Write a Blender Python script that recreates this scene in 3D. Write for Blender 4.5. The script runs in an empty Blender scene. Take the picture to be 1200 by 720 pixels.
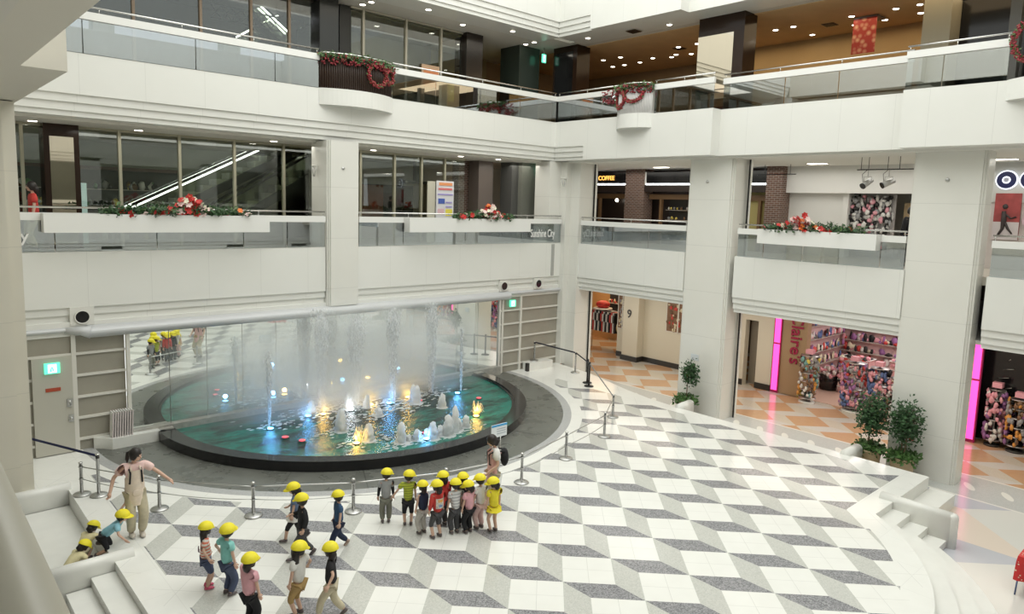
import bpy, bmesh, math, random
from mathutils import Vector, Matrix
PI = math.pi
random.seed(11)
SC = bpy.context.scene
COL = SC.collection

# ------------------------------------------------------------------ camera, sky, exposure
K5 = math.sqrt(.5); TS = 0.84                     # TS = side of a square floor tile
FPX, PCX, PCY = 818.82, 603.27, 338.92
YAW, PITCH, ROLL = 1.61435 - PI / 4, .11916, .03042
CAM = Vector((-10.22609, -8.98567, 5.99696))
_f = Vector((math.cos(PITCH) * math.cos(YAW), math.cos(PITCH) * math.sin(YAW), -math.sin(PITCH)))
_r = Vector((math.sin(YAW), -math.cos(YAW), 0)); _u = _r.cross(_f)
CR = math.cos(ROLL) * _r + math.sin(ROLL) * _u
CU = -math.sin(ROLL) * _r + math.cos(ROLL) * _u
CF = _f
cd = bpy.data.cameras.new('camera'); cam = bpy.data.objects.new('camera', cd); COL.objects.link(cam)
cam.matrix_world = Matrix(((CR.x, CU.x, -CF.x, CAM.x), (CR.y, CU.y, -CF.y, CAM.y), (CR.z, CU.z, -CF.z, CAM.z), (0, 0, 0, 1)))
cd.sensor_width = 36; cd.lens = 36 * FPX / 1200
cd.shift_x = (600 - PCX) / 1200; cd.shift_y = (PCY - 360) / 1200
cd.clip_start = .05; cd.clip_end = 200
SC.camera = cam
SC.view_settings.view_transform = 'Standard'; SC.view_settings.look = 'None'
SC.view_settings.gamma = 1; SC.view_settings.use_curve_mapping = False
SC.view_settings.exposure = 0.0
SC.cycles.max_bounces = 7; SC.cycles.diffuse_bounces = 3; SC.cycles.glossy_bounces = 4
SC.cycles.transparent_max_bounces = 16; SC.cycles.volume_bounces = 4
SC.cycles.caustics_reflective = False; SC.cycles.caustics_refractive = False
SC.cycles.sample_clamp_indirect = 4.0
W = bpy.data.worlds.new('world'); SC.world = W; W.use_nodes = True
W.node_tree.nodes['Background'].inputs[0].default_value = (.97, 1, .96, 1)
W.node_tree.nodes['Background'].inputs[1].default_value = 1.3

def area(name, loc, sx, sy, power, col=(1, .96, .9), rot=(0, 0, 0)):
    l = bpy.data.lights.new(name, 'AREA'); l.shape = 'RECTANGLE'; l.size = sx; l.size_y = sy
    l.energy = power; l.color = col
    o = bpy.data.objects.new(name, l); COL.objects.link(o); o.location = loc; o.rotation_euler = rot
    return o
area('atrium_skylight', (0, 0, 17.5), 15, 17, 1550, (1, .99, .93))
area('level_two_corridor_light', (1, 10.6, 7.5), 15, 1.0, 110, (1, .97, .88))
area('level_two_shop_corridor_light', (11.6, 1, 7.5), 2.5, 18, 190, (1, .97, .9))
area('level_one_corridor_light', (11.6, 2, 2.8), 2.2, 18, 230, (1, .9, .76))
area('level_one_shop_light', (16.5, -.5, 2.8), 3, 4, 130, (1, .92, .88))
area('level_three_corridor_light', (2, 10.4, 12.0), 14, 1.2, 60, (1, .93, .8))
area('level_three_amber_light', (12.4, 3, 12.0), 3, 16, 210, (1, .76, .46))
area('escalator_hall_fill', (-1.5, 13.3, 7.55), 5, 1.5, 120, (1, .98, .84))  # unseen lamp added to brighten the dark escalator hall
area('level_three_shop_light', (3.2, 13, 12.0), 4, 1.5, 35, (1, .93, .75))

# ------------------------------------------------------------------ pixel helpers (measuring only)
def ray(x, y):
    return CR * ((x - PCX) / FPX) - CU * ((y - PCY) / FPX) + CF
def onz(x, y, z=0.): d = ray(x, y); return CAM + d * ((z - CAM.z) / d.z)
def onx(x, y, X): d = ray(x, y); return CAM + d * ((X - CAM.x) / d.x)
def ony(x, y, Y): d = ray(x, y); return CAM + d * ((Y - CAM.y) / d.y)

# ------------------------------------------------------------------ materials
class E:
    """node arithmetic"""
    T = None
    def __init__(s, v): s.v = v
    @staticmethod
    def op(o, *a):
        n = E.T.nodes.new('ShaderNodeMath'); n.operation = o
        for i, x in enumerate(a):
            x = x.v if isinstance(x, E) else x
            if isinstance(x, (int, float)): n.inputs[i].default_value = x
            else: E.T.links.new(x, n.inputs[i])
        return E(n.outputs[0])
    def __add__(s, o): return E.op('ADD', s, o)
    __radd__ = __add__
    def __sub__(s, o): return E.op('SUBTRACT', s, o)
    def __rsub__(s, o): return E.op('SUBTRACT', o, s)
    def __mul__(s, o): return E.op('MULTIPLY', s, o)
    __rmul__ = __mul__
    def __gt__(s, o): return E.op('GREATER_THAN', s, o)
    def __lt__(s, o): return E.op('LESS_THAN', s, o)
    def fl(s): return E.op('FLOOR', s)
    def fr(s): return E.op('FRACT', s)
    def ab(s): return E.op('ABSOLUTE', s)
    def mx(s, o): return E.op('MAXIMUM', s, o)
def hyp(a, b): return E.op('SQRT', a * a + b * b)

MATS = {}
def newmat(name):
    m = bpy.data.materials.new(name); m.use_nodes = True; MATS[name] = m
    return m, m.node_tree, m.node_tree.nodes['Principled BSDF']
def mat(name, col, rough=.5, metal=0., emit=None, es=1., var=0., vs=8., bump=0., alpha=None, spec=.5, trans=0.):
    if name in MATS: return MATS[name]
    m, t, b = newmat(name)
    c = tuple(col) + (1,)
    b.inputs['Base Color'].default_value = c
    b.inputs['Roughness'].default_value = rough; b.inputs['Metallic'].default_value = metal
    b.inputs['Specular IOR Level'].default_value = spec
    if trans: b.inputs['Transmission Weight'].default_value = trans
    if emit: b.inputs['Emission Color'].default_value = tuple(emit) + (1,); b.inputs['Emission Strength'].default_value = es
    if var or bump:
        tc = t.nodes.new('ShaderNodeTexCoord'); n = t.nodes.new('ShaderNodeTexNoise')
        t.links.new(tc.outputs['Object'], n.inputs['Vector']); n.inputs['Scale'].default_value = vs
        n.inputs['Detail'].default_value = 5
        if var:
            x = t.nodes.new('ShaderNodeMixRGB'); x.inputs[0].default_value = 1
            r = t.nodes.new('ShaderNodeValToRGB')
            r.color_ramp.elements[0].position = .3; r.color_ramp.elements[1].position = .7
            r.color_ramp.elements[0].color = tuple(max(0, k * (1 - var)) for k in col) + (1,)
            r.color_ramp.elements[1].color = tuple(min(1, k * (1 + var)) for k in col) + (1,)
            t.links.new(n.outputs['Fac'], r.inputs[0]); t.links.new(r.outputs[0], b.inputs['Base Color'])
            t.nodes.remove(x)
        if bump:
            bp = t.nodes.new('ShaderNodeBump'); bp.inputs['Strength'].default_value = bump
            t.links.new(n.outputs['Fac'], bp.inputs['Height']); t.links.new(bp.outputs[0], b.inputs['Normal'])
    return m
def rgbmix(t, fac, a, b):
    n = t.nodes.new('ShaderNodeMixRGB')
    for i, x in enumerate((fac, a, b)):
        x = x.v if isinstance(x, E) else x
        if isinstance(x, (int, float)): n.inputs[i].default_value = x
        elif isinstance(x, tuple): n.inputs[i].default_value = x + (1,) if len(x) == 3 else x
        else: t.links.new(x, n.inputs[i])
    return n.outputs[0]
def worldxyz(t):
    g = t.nodes.new('ShaderNodeNewGeometry'); s = t.nodes.new('ShaderNodeSeparateXYZ')
    t.links.new(g.outputs['Position'], s.inputs[0]); return g.outputs['Position'], E(s.outputs[0]), E(s.outputs[1]), E(s.outputs[2])
def noise(t, vec, scale, detail=4, rough=.5):
    n = t.nodes.new('ShaderNodeTexNoise'); n.inputs['Scale'].default_value = scale; n.inputs['Detail'].default_value = detail
    n.inputs['Roughness'].default_value = rough
    t.links.new(vec, n.inputs['Vector']); return E(n.outputs['Fac'])
def voro(t, vec, scale):
    n = t.nodes.new('ShaderNodeTexVoronoi'); n.inputs['Scale'].default_value = scale
    t.links.new(vec, n.inputs['Vector']); s = t.nodes.new('ShaderNodeSeparateColor'); t.links.new(n.outputs['Color'], s.inputs[0])
    return E(s.outputs[0])
def lattice(x, y, a, ox=0., oy=0.):
    """square + two lozenges (tumbling block) floor: returns white mask, light mask, grout mask"""
    u = (x - y) * (K5 / a) - ox; v = (x + y) * (K5 / a) - oy
    i = (u * .75 + v * .25).fr(); j = (u * -.25 - v * .75).fr()
    pu = i * 1.5 + j * .5; pv = i * -.5 - j * 1.5
    W_ = None; L_ = None; G_ = None
    for du, dv in ((0, 0), (1.5, -.5), (.5, -1.5)):
        A = pu - du; B = pv - dv
        m = (A > 0) * (A < 1) * (B > -1) * (B < 0)
        g = m * (((A - .5).ab() < .006).mx((B + .5).ab() < .006))
        W_ = m if W_ is None else W_.mx(m); G_ = g if G_ is None else G_.mx(g)
    for du, dv in ((0, 0), (.5, -1.5), (-1, -1)):
        A = pu - du - 1; B = pv - dv
        m = (A > 0) * (A < .5) * ((A + B) > -1) * ((A + B) < 0)
        L_ = m if L_ is None else L_.mx(m)
    return W_, L_, G_

def stage_floor_mat():
    m, t, b = newmat('stage_terrazzo'); E.T = t
    P, x, y, z = worldxyz(t)
    w, l, g = lattice(x, y, TS)
    r = hyp(x + .2, y - 9.3)
    reg = (x.ab() < 7.15) * (r > 7.05) * (y < 7.6) * ((y > -3.55).mx(hyp(x, y + .6) < 5.12))
    v = voro(t, P, 55); v2 = voro(t, P, 22); n = noise(t, P, 3)
    dark = rgbmix(t, v, (.13, .13, .145), (.42, .42, .43)); dark = rgbmix(t, v2 * .35, dark, (.28, .28, .30))
    light = rgbmix(t, v, (.52, .53, .49), (.64, .64, .60))
    white = rgbmix(t, n, (.83, .83, .785), (.90, .90, .86))
    white = rgbmix(t, g * .35, white, (.45, .45, .42))
    c = rgbmix(t, w, rgbmix(t, l, dark, light), white)
    # border slabs with thin joints
    jb = (((x * (1 / .9)).fr() < .012).mx((y * (1 / .9)).fr() < .012)) * .18
    border = rgbmix(t, jb, white, (.5, .5, .48))
    c = rgbmix(t, reg, border, c)
    ring = (r > 6.5) * (r < 6.74)
    c = rgbmix(t, ring, c, rgbmix(t, v, (.40, .41, .41), (.5, .5, .5)))
    E.T = t
    ang = E.op('ARCTAN2', y - 9.3, x + .2)
    seam = (((ang * 3.5).fr() < .012).mx((r * 1.6).fr() < .0)) * .6
    wn = noise(t, P, 1.4, 6, .6)
    gr = rgbmix(t, wn, (.045, .05, .045), (.23, .235, .21)); gr = rgbmix(t, seam, gr, (.03, .03, .03))
    gran = r < 6.5
    c = rgbmix(t, gran, c, gr)
    t.links.new(c, b.inputs['Base Color'])
    rr = 0.16 + wn * .25
    t.links.new((gran * rr + (1 - gran) * .16).v, b.inputs['Roughness'])
    b.inputs['Specular IOR Level'].default_value = .5
    return m
def mall_floor_mat():
    m, t, b = newmat('mall_floor'); E.T = t
    P, x, y, z = worldxyz(t)
    w, l, g = lattice(x, y, 1.05, .3, .2)
    n = noise(t, P, 6); v = voro(t, P, 60)
    org = rgbmix(t, n, (.56, .34, .19), (.64, .41, .25)); bei = rgbmix(t, v, (.60, .55, .46), (.68, .63, .54)); pal = rgbmix(t, v, (.62, .60, .56), (.68, .66, .62))
    c1 = rgbmix(t, w, rgbmix(t, l, pal, bei), org)
    # pale pattern near the stage
    w2, l2, g2 = lattice(x, y, 2.6, .9, .35)
    c2 = rgbmix(t, w2, rgbmix(t, l2, (.55, .56, .60), (.78, .68, .58)), (.74, .73, .68))
    band = rgbmix(t, v, (.52, .53, .51), (.60, .61, .59))
    # leaf shapes on the grey band
    q = (x - 9.5); yy = (y * (1 / .8)).fr() - .5
    a = (q + yy * .9) ; c_ = (yy - q * .8)
    leaf = hyp(a * 1.5, c_ * 4.4) < .62
    band = rgbmix(t, leaf, band, (.82, .82, .76))
    line = ((x - 8.65).ab() < .035).mx((x - 10.38).ab() < .035)
    c = rgbmix(t, x > 8.65, c2, rgbmix(t, x > 10.38, band, c1))
    c = rgbmix(t, line, c, (.82, .80, .74))
    t.links.new(c, b.inputs['Base Color']); b.inputs['Roughness'].default_value = .17
    return m
def panel_mat(name, c0, c1, step, rough=.3, horiz=None):
    m, t, b = newmat(name); E.T = t
    P, x, y, z = worldxyz(t)
    n = noise(t, P, 1.2, 5); c = rgbmix(t, n, c0, c1)
    j = ((x + y) * (1 / step)).fr() < .007
    if horiz: j = j.mx(((z + .9) * (1 / horiz)).fr() < .01)
    c = rgbmix(t, j * .22, c, (.3, .3, .28))
    t.links.new(c, b.inputs['Base Color']); b.inputs['Roughness'].default_value = rough
    return m
WHITE = panel_mat('white_panel', (.80, .80, .755), (.84, .84, .80), 1.35)
PILLAR = panel_mat('pillar_stone', (.76, .755, .70), (.81, .80, .75), 50., .22, 1.45)
STAGE = stage_floor_mat(); MALL = mall_floor_mat()
STEPW = mat('white_step_stone', (.82, .82, .775), .3, var=.03, vs=3)
SOFFIT = mat('soffit_paint', (.74, .72, .66), .7)
CEILW = mat('ceiling_white', (.80, .79, .74), .8)
AMBER = mat('amber_plaster', (.72, .50, .27), .7, var=.06, vs=1.5)
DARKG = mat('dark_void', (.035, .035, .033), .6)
BLACK = mat('black_gloss', (.012, .012, .013), .12)
BROWN = mat('dark_brown_cladding', (.030, .016, .010), .16, spec=.25)
GREYG = mat('grey_green_wall', (.30, .31, .26), .6, var=.08, vs=1.)
CHROME = mat('polished_steel', (.72, .72, .70), .22, 1.)
STEEL = mat('brushed_steel', (.55, .55, .54), .35, 1.)
MULL = mat('olive_mullion', (.42, .40, .30), .4, .3)
MIRROR = mat('mirror', (.86, .90, .87), .015, 1.)
SILVER = mat('silver_canopy', (.60, .61, .62), .5, .15)
BEIGE = panel_mat('near_pillar_beige', (.64, .61, .52), (.70, .67, .58), 50., .3, 1.45)  # yellower and darker than the other pillars
BRONZE = mat('bronze_mirror', (.60, .54, .44), .02, 1.)
DOORG = mat('grey_door_panel', (.34, .32, .265), .35, var=.06, vs=2)
TRIMW = mat('door_trim_white', (.72, .70, .64), .4)
GRANB = mat('black_granite', (.016, .016, .018), .14)
STONE = mat('grey_ledge_stone', (.38, .37, .33), .4, var=.2, vs=7)
WALLC = mat('cream_shop_wall', (.72, .69, .58), .5)
SKIRT = mat('dark_skirting', (.03, .028, .025), .3)
WHITEP = mat('white_paint', (.84, .84, .81), .35)
LAMP = mat('lamp_glow', (1, 1, 1), .5, emit=(1, .93, .78), es=9)
TUBEL = mat('white_tube_glow', (1, 1, 1), .5, emit=(.93, .97, 1), es=5)
def glassmat(name, tint, refl):
    m, t, b = newmat(name)
    t.nodes.remove(b); o = t.nodes['Material Output']
    g = t.nodes.new('ShaderNodeBsdfGlossy'); g.inputs['Roughness'].default_value = .01; g.inputs['Color'].default_value = (.92, .96, 1, 1)
    tr = t.nodes.new('ShaderNodeBsdfTransparent'); tr.inputs[0].default_value = tint + (1,)
    mx = t.nodes.new('ShaderNodeMixShader'); mx.inputs[0].default_value = refl
    t.links.new(tr.outputs[0], mx.inputs[1]); t.links.new(g.outputs[0], mx.inputs[2]); t.links.new(mx.outputs[0], o.inputs[0])
    return m
GLASS = glassmat('balustrade_glass', (.62, .66, .66), .38)
SHOPG = glassmat('shop_glass', (.88, .90, .84), .07)

# ------------------------------------------------------------------ mesh builder
ORI = {}
class MB:
    def __init__(s): s.v = []; s.f = []; s.m = []; s.k = 0; s.sm = []
    def add(s, vs, fs, smooth=False):
        b = len(s.v); s.v += [tuple(p) for p in vs]
        for f in fs: s.f.append(tuple(b + i for i in f)); s.m.append(s.k); s.sm.append(smooth)
        return s
    def box(s, x0, x1, y0, y1, z0, z1):
        x0, x1 = sorted((x0, x1)); y0, y1 = sorted((y0, y1)); z0, z1 = sorted((z0, z1))
        return s.add([(x0, y0, z0), (x1, y0, z0), (x1, y1, z0), (x0, y1, z0), (x0, y0, z1), (x1, y0, z1), (x1, y1, z1), (x0, y1, z1)],
                     [(0, 3, 2, 1), (4, 5, 6, 7), (0, 1, 5, 4), (1, 2, 6, 5), (2, 3, 7, 6), (3, 0, 4, 7)])
    def prism(s, poly, z0, z1):
        n = len(poly)
        a = sum(poly[i][0] * poly[(i + 1) % n][1] - poly[(i + 1) % n][0] * poly[i][1] for i in range(n))
        if a < 0: poly = poly[::-1]
        vs = [(x, y, z0) for x, y in poly] + [(x, y, z1) for x, y in poly]
        return s.add(vs, [tuple(range(n))[::-1], tuple(range(n, 2 * n))] + [(i, (i + 1) % n, n + (i + 1) % n, n + i) for i in range(n)])
    def sweep(s, prof, a, b, axis, sign):
        """prof: closed list (d,z); d is distance out of the wall plane; extruded along x (axis 'x') or y"""
        n = len(prof); vs = []
        for t in (a, b):
            for d, z in prof:
                vs.append((t, sign[0] + sign[1] * d, z) if axis == 'x' else (sign[0] + sign[1] * d, t, z))
        return s.add(vs, [tuple(range(n)), tuple(range(n, 2 * n))[::-1]] + [(i, n + i, n + (i + 1) % n, (i + 1) % n) for i in range(n)])
    def tube(s, p0, p1, r0, r1=None, n=10, caps=True, smooth=True):
        return s.path([p0, p1], [r0, r0 if r1 is None else r1], n, caps, smooth)
    def path(s, pts, rs, n=8, caps=True, smooth=True):
        pts = [Vector(p) for p in pts]
        if isinstance(rs, (int, float)): rs = [rs] * len(pts)
        b = len(s.v); prev = None
        for i, p in enumerate(pts):
            d = (pts[min(i + 1, len(pts) - 1)] - pts[max(i - 1, 0)]).normalized()
            if prev is None:
                a = d.orthogonal().normalized()
            else:
                a = (prev - d * prev.dot(d)).normalized()
            prev = a; c = d.cross(a)
            for k in range(n):
                t = 2 * PI * k / n
                s.v.append(tuple(p + (a * math.cos(t) + c * math.sin(t)) * rs[i]))
        for i in range(len(pts) - 1):
            for k in range(n):
                s.f.append((b + i * n + k, b + i * n + (k + 1) % n, b + (i + 1) * n + (k + 1) % n, b + (i + 1) * n + k)); s.m.append(s.k); s.sm.append(smooth)
        if caps:
            s.f.append(tuple(b + k for k in range(n))[::-1]); s.m.append(s.k); s.sm.append(False)
            e = b + (len(pts) - 1) * n; s.f.append(tuple(e + k for k in range(n))); s.m.append(s.k); s.sm.append(False)
        return s
    def lathe(s, prof, c=(0, 0, 0), n=20, smooth=True):
        b = len(s.v)
        for r, z in prof:
            for k in range(n):
                t = 2 * PI * k / n; s.v.append((c[0] + r * math.cos(t), c[1] + r * math.sin(t), c[2] + z))
        for i in range(len(prof) - 1):
            for k in range(n):
                s.f.append((b + i * n + k, b + i * n + (k + 1) % n, b + (i + 1) * n + (k + 1) % n, b + (i + 1) * n + k)); s.m.append(s.k); s.sm.append(smooth)
        s.f.append(tuple(b + k for k in range(n))[::-1]); s.m.append(s.k); s.sm.append(False)
        e = b + (len(prof) - 1) * n; s.f.append(tuple(e + k for k in range(n))); s.m.append(s.k); s.sm.append(False)
        return s
    def ball(s, c, r, sc=(1, 1, 1), n=12, m=8, rot=None, jit=0.):
        b = len(s.v)
        for i in range(m + 1):
            ph = PI * i / m
            for k in range(n):
                t = 2 * PI * k / n; q = 1 + (random.uniform(-jit, jit) if jit else 0)
                p = Vector((math.sin(ph) * math.cos(t) * sc[0] * r * q, math.sin(ph) * math.sin(t) * sc[1] * r * q, math.cos(ph) * sc[2] * r * q))
                if rot is not None: p = rot @ p
                s.v.append((c[0] + p.x, c[1] + p.y, c[2] + p.z))
        for i in range(m):
            for k in range(n):
                s.f.append((b + i * n + k, b + (i + 1) * n + k, b + (i + 1) * n + (k + 1) % n, b + i * n + (k + 1) % n)); s.m.append(s.k); s.sm.append(True)
        return s
    def quad(s, a, b, c, d): return s.add([a, b, c, d], [(0, 1, 2, 3)])
    def build(s, name, mats, parent=None, origin=None):
        me = bpy.data.meshes.new(name)
        if parent is not None: og = Vector(ORI[parent.name])
        elif origin is not None: og = Vector(origin)
        else: og = Vector((0, 0, 0))
        me.from_pydata([(x - og.x, y - og.y, z - og.z) for x, y, z in s.v], [], s.f)
        for mm in (mats if isinstance(mats, (list, tuple)) else [mats]): me.materials.append(mm)
        me.polygons.foreach_set('material_index', s.m); me.polygons.foreach_set('use_smooth', s.sm); me.update()
        o = bpy.data.objects.new(name, me); COL.objects.link(o)
        if parent is not None: o.parent = parent
        else: o.location = og
        ORI[o.name] = og
        return o
def tag(o, label=None, cat=None, group=None, kind=None):
    if label: o['label'] = label
    if cat: o['category'] = cat
    if group: o['group'] = group
    if kind: o['kind'] = kind
    return o
def thing(name, loc, label, cat, group=None):
    o = bpy.data.objects.new(name, None); COL.objects.link(o); o.location = loc; o.empty_display_size = .1
    ORI[o.name] = Vector(loc); return tag(o, label, cat, group)
def struct(name, mb, m, label=None):
    o = mb.build(name, m); o['kind'] = 'structure'
    if label: o['label'] = label
    return o
def dup(root, loc, rz=0, label=None, group=None):
    r = root.copy(); COL.objects.link(r); r.location = loc; r.rotation_euler = (0, 0, rz)
    if label: r['label'] = label
    if group: r['group'] = group
    for ch in list(root.children):
        c = ch.copy(); COL.objects.link(c); c.parent = r
        for g in list(ch.children):
            d = g.copy(); COL.objects.link(d); d.parent = c
    return r
# ================================================================== STRUCTURE
# ---- mall floor
mb = MB(); mb.box(-16, 20, -22, 16, -.8, -.6)
struct('floor', mb, MALL)
# ---- raised stage
R_ = [(7.6, -4.03), (7.6, 2.9), (7.73, 4.1), (8.0, 5.25), (8.39, 6.46), (8.72, 7.5), (8.9, 9.2), (8.9, 9.6)]
L_ = [(-9.6, 9.6), (-9.6, 7.1), (-7.65, 7.1), (-7.65, -4.03)]
arc = []
A0 = math.asin(-3.43 / 5.6)
for i in range(25):
    t = (PI - A0) + (2 * PI - 2 * (PI - A0) + 2 * PI - 2 * PI) * 0
    a = PI - A0 + (PI + 2 * A0) * i / 24
    arc.append((5.6 * math.cos(a), -.6 + 5.6 * math.sin(a)))
mb = MB(); mb.k = 0
mb.prism(R_ + L_ + arc, -.6, 0)
for i in range(len(mb.f)):
    if i != 1: mb.m[i] = 1
struct('stage_platform', mb, [STAGE, STEPW])
# ---- front arc steps, side steps
mb = MB()
for k, (r, z) in enumerate(((5.95, -.15), (6.3, -.3), (6.65, -.45))):
    a0 = math.asin(-(3.43 + .0) / r); pts = []
    for i in range(33):
        a = PI - a0 + (PI + 2 * a0) * i / 32
        pts.append((r * math.cos(a), -.6 + r * math.sin(a)))
    mb.prism(pts, -.6, z)
    mb.box(3.2, 5.36, -4.03 - .35 * (k + 1), -4.03, -.59, z + .0015)
    mb.box(-5.36, -3.2, -4.03 - .35 * (k + 1), -4.03, -.59, z + .0015)
    mb.box(-7.65 - .35 * (k + 1), -7.6, -1.5, 3.3, -.6, z)
struct('stage_steps', mb, STEPW)
mb = MB(); mb.box(5.5, 7.75, -4.55, -4.03, -.6, -.3)                  # low bench steps
struct('bench_step', mb, STEPW)
mb = MB(); mb.box(-8.9, -7.65, 3.55, 7.0, -.6, -.32); struct('bench_step', mb, STEPW)
mb = MB(); mb.box(7.6, 8.1, -1.9, 2.7, -.6, -.32); struct('bench_step', mb, STEPW)
def cheek(p0, p1, w, top):
    """low wall with a rounded top running p0->p1 and a rounded far end"""
    p0 = Vector(p0 + (0,)); p1 = Vector(p1 + (0,)); d = (p1 - p0).normalized(); n = Vector((-d.y, d.x, 0))
    m = MB(); prof = [(-w, -.6)] + [(w * math.cos(a), top - w + w * math.sin(a)) for a in [PI - PI * i / 8 for i in range(9)]] + [(w, -.6)]
    vs = []
    for p in (p0, p1):
        for o, z in prof: q = p + n * o; vs.append((q.x, q.y, z))
    k = len(prof)
    m.add(vs, [tuple(range(k))[::-1], tuple(range(k, 2 * k))] + [(i, (i + 1) % k, k + (i + 1) % k, k + i) for i in range(k)], True)
    m.lathe([(w, -.6), (w, top - w), (w * .92, top - w * .55), (w * .7, top - w * .25), (w * .3, top - .01), (.001, top)], (p1.x, p1.y, 0), 20)
    return struct('low_stair_wall', m, STEPW)
cheek((5.46, -3.75), (5.46, -5.12), .11, .12)
cheek((7.5, -2.15), (8.22, -2.15), .13, .14)
cheek((7.55, 2.85), (8.25, 2.93), .13, .14)
cheek((-7.6, 7.12), (-8.9, 7.12), .11, .12)
cheek((-7.35, 3.42), (-8.8, 3.42), .11, .12)
mb = MB(); mb.prism([(8.1, 7.9), (8.9, 7.9), (8.9, 9.3), (8.0, 9.3)], 0, .16)
# ---- fascias
def steps(z, d=0.): return [(d, z), (d - .05, z), (d - .05, z - .18), (d - .1, z - .18), (d - .1, z - .36), (d - .15, z - .36), (d - .15, z - .48)]
def prof(ztop, zst, back, d=0., plain=False):
    if plain: return [(back, ztop), (d, ztop), (d, zst - .48), (back, zst - .48)]
    return [(back, ztop), (d, ztop)] + steps(zst, d) + [(back, zst - .48)]
ny = lambda Y: (Y, -1)
# level two fascia, fountain side: columns at X -0.75..0.28
for a, b in ((-8.4, -.76), (.29, 8.9)):
    mb = MB(); mb.sweep(prof(4.65, 3.38, -.6), a, b, 'x', ny(9.4)); struct('wall_fountain_side', mb, WHITE)
# shops side
for a, b in ((4.07, 9.0), (-2.54, 2.28), (-12, -4.35)):
    mb = MB(); mb.sweep(prof(4.65, 3.39, -.55), a, b, 'y', (9.2, -1)); struct('wall_shop_side', mb, WHITE)
# level three fascia
mb = MB(); mb.sweep(prof(9.06, 8.16, -1.2), -8.1, 8.6, 'x', ny(9.4)); struct('wall_fountain_side', mb, WHITE)
mb = MB(); mb.sweep(prof(9.06, 8.16, -1.2), 8.0, 9.6, 'y', (8.4, -1))
mb.sweep(prof(9.06, 8.16, -1.2, 0, True), 2.85, 8.0, 'y', (8.4, -1))
mb.sweep(prof(9.06, 8.16, -1.2, -.44, True), -2.4, 2.85, 'y', (8.4, -1))
mb.sweep(prof(9.06, 8.16, -1.2, 0, True), -14, -2.4, 'y', (8.4, -1)); struct('wall_shop_side', mb, WHITE)
# level four fascia
mb = MB(); mb.sweep(prof(14.2, 12.6, -1.2), -8.1, 8.6, 'x', ny(9.4)); struct('wall_fountain_side', mb, WHITE)
mb = MB(); mb.sweep(prof(14.2, 12.6, -1.6), 7.9, 9.6, 'y', (8.4, -1))
mb.sweep(prof(14.2, 12.6, -1.6, 0, True), 4.2, 7.9, 'y', (8.4, -1))
mb.sweep(prof(14.2, 12.6, -1.6, -.44, True), -3.6, 4.2, 'y', (8.4, -1))
mb.sweep(prof(14.2, 12.6, -1.6, 0, True), -14, -3.6, 'y', (8.4, -1)); struct('wall_shop_side', mb, WHITE)
# left side of the hall (over and behind the camera) and the side behind the camera
mb = MB()
for zt, zs in ((9.06, 8.16), (14.2, 12.6)):
    mb.sweep(prof(zt, zs, -1.2, 0, True), 2.8, 9.4, 'y', (-8.1, 1)); mb.sweep(prof(zt, zs, -4.5, -.55, True), -3.0, 2.8, 'y', (-8.1, 1))
    mb.sweep(prof(zt, zs, -4.5, 0, True), -14, -3.0, 'y', (-8.1, 1))
struct('wall_camera_side', mb, mat('camera_side_beige', (.74, .71, .63), .5))  # beige, darker than the white panels
mb = MB(); mb.sweep(prof(4.65, 3.38, -2.5, -2.04, True), -14, 7.3, 'y', (-8.1, 1)); struct('wall_camera_side', mb, WHITE)
mb = MB()
for zt, zs in ((4.65, 3.38), (9.06, 8.16), (14.2, 12.6)):
    mb.sweep(prof(zt, zs, -1.2), -10, 12, 'x', (-14, 1))
    for a, b in ((-9, 9),): mb.box(a, b, -14.2, -14.05, zt + .72, zt + .9)
for x in (-8, -1.5, 5, 9): mb.box(x, x + 1, -14.9, -14.1, -.6, 15)
struct('wall_rear', mb, WHITE)
mb = MB(); mb.box(-14, 14, -19, -18.8, -.6, 15); struct('wall_rear', mb, GREYG)
mb = MB(); mb.box(-14.5, -14.3, -19, 16, -.6, 15); struct('wall_camera_side', mb, GREYG)
mb = MB(); mb.box(-8.4, 8.9, 9.41, 10.0, 2.72, 3.045); struct('ceiling', mb, WHITE)
for a in ((9.3, 20, 15.9, 16, -.6, 15), (19.9, 20, -14, 16, -.6, 15)):
    mb = MB(); mb.box(*a); struct('wall_shop_back', mb, mat('dim_back', (.20, .17, .13), .6))
# soffits / ceilings
mb = MB(); mb.box(-9.5, 9.5, 10.0, 16, 7.62, 7.72); struct('ceiling', mb, SOFFIT)
mb = MB(); mb.box(9.0, 20, -14, 16, 7.62, 7.72); struct('ceiling', mb, CEILW)
mb = MB(); mb.box(-9.5, 9.9, 9.9, 16, 12.13, 12.22); mb.box(9.5, 10.3, -14, 16, 12.125, 12.22); struct('ceiling', mb, SOFFIT)
mb = MB(); mb.box(10.3, 20, -14, 16, 12.10, 12.2); struct('ceiling', mb, AMBER)
mb = MB(); mb.box(9.7, 20, -14, 16, 2.93, 3.03); struct('ceiling', mb, CEILW)
mb = MB(); mb.box(-14.3, -9.2, -19, 10, 7.62, 7.72); struct('ceiling', mb, SOFFIT)
mb = MB(); mb.box(-14.3, -8.8, -19, 10, 12.12, 12.2); struct('ceiling', mb, SOFFIT)
mb = MB(); mb.box(-9.5, 1.3, 11.8, 16, 12.0, 12.06); struct('ceiling', mb, mat('brown_shade_panel', (.055, .042, .03), .6))  # dark panel added below the soffit, shade behind the glass put into its colour
mb = MB(); mb.box(1.36, 5.9, 11.8, 16, 12.0, 12.06); struct('ceiling', mb, mat('olive_shade_panel', (.22, .20, .13), .6))  # olive panel added likewise, dims the bright soffit behind this storefront
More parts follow.
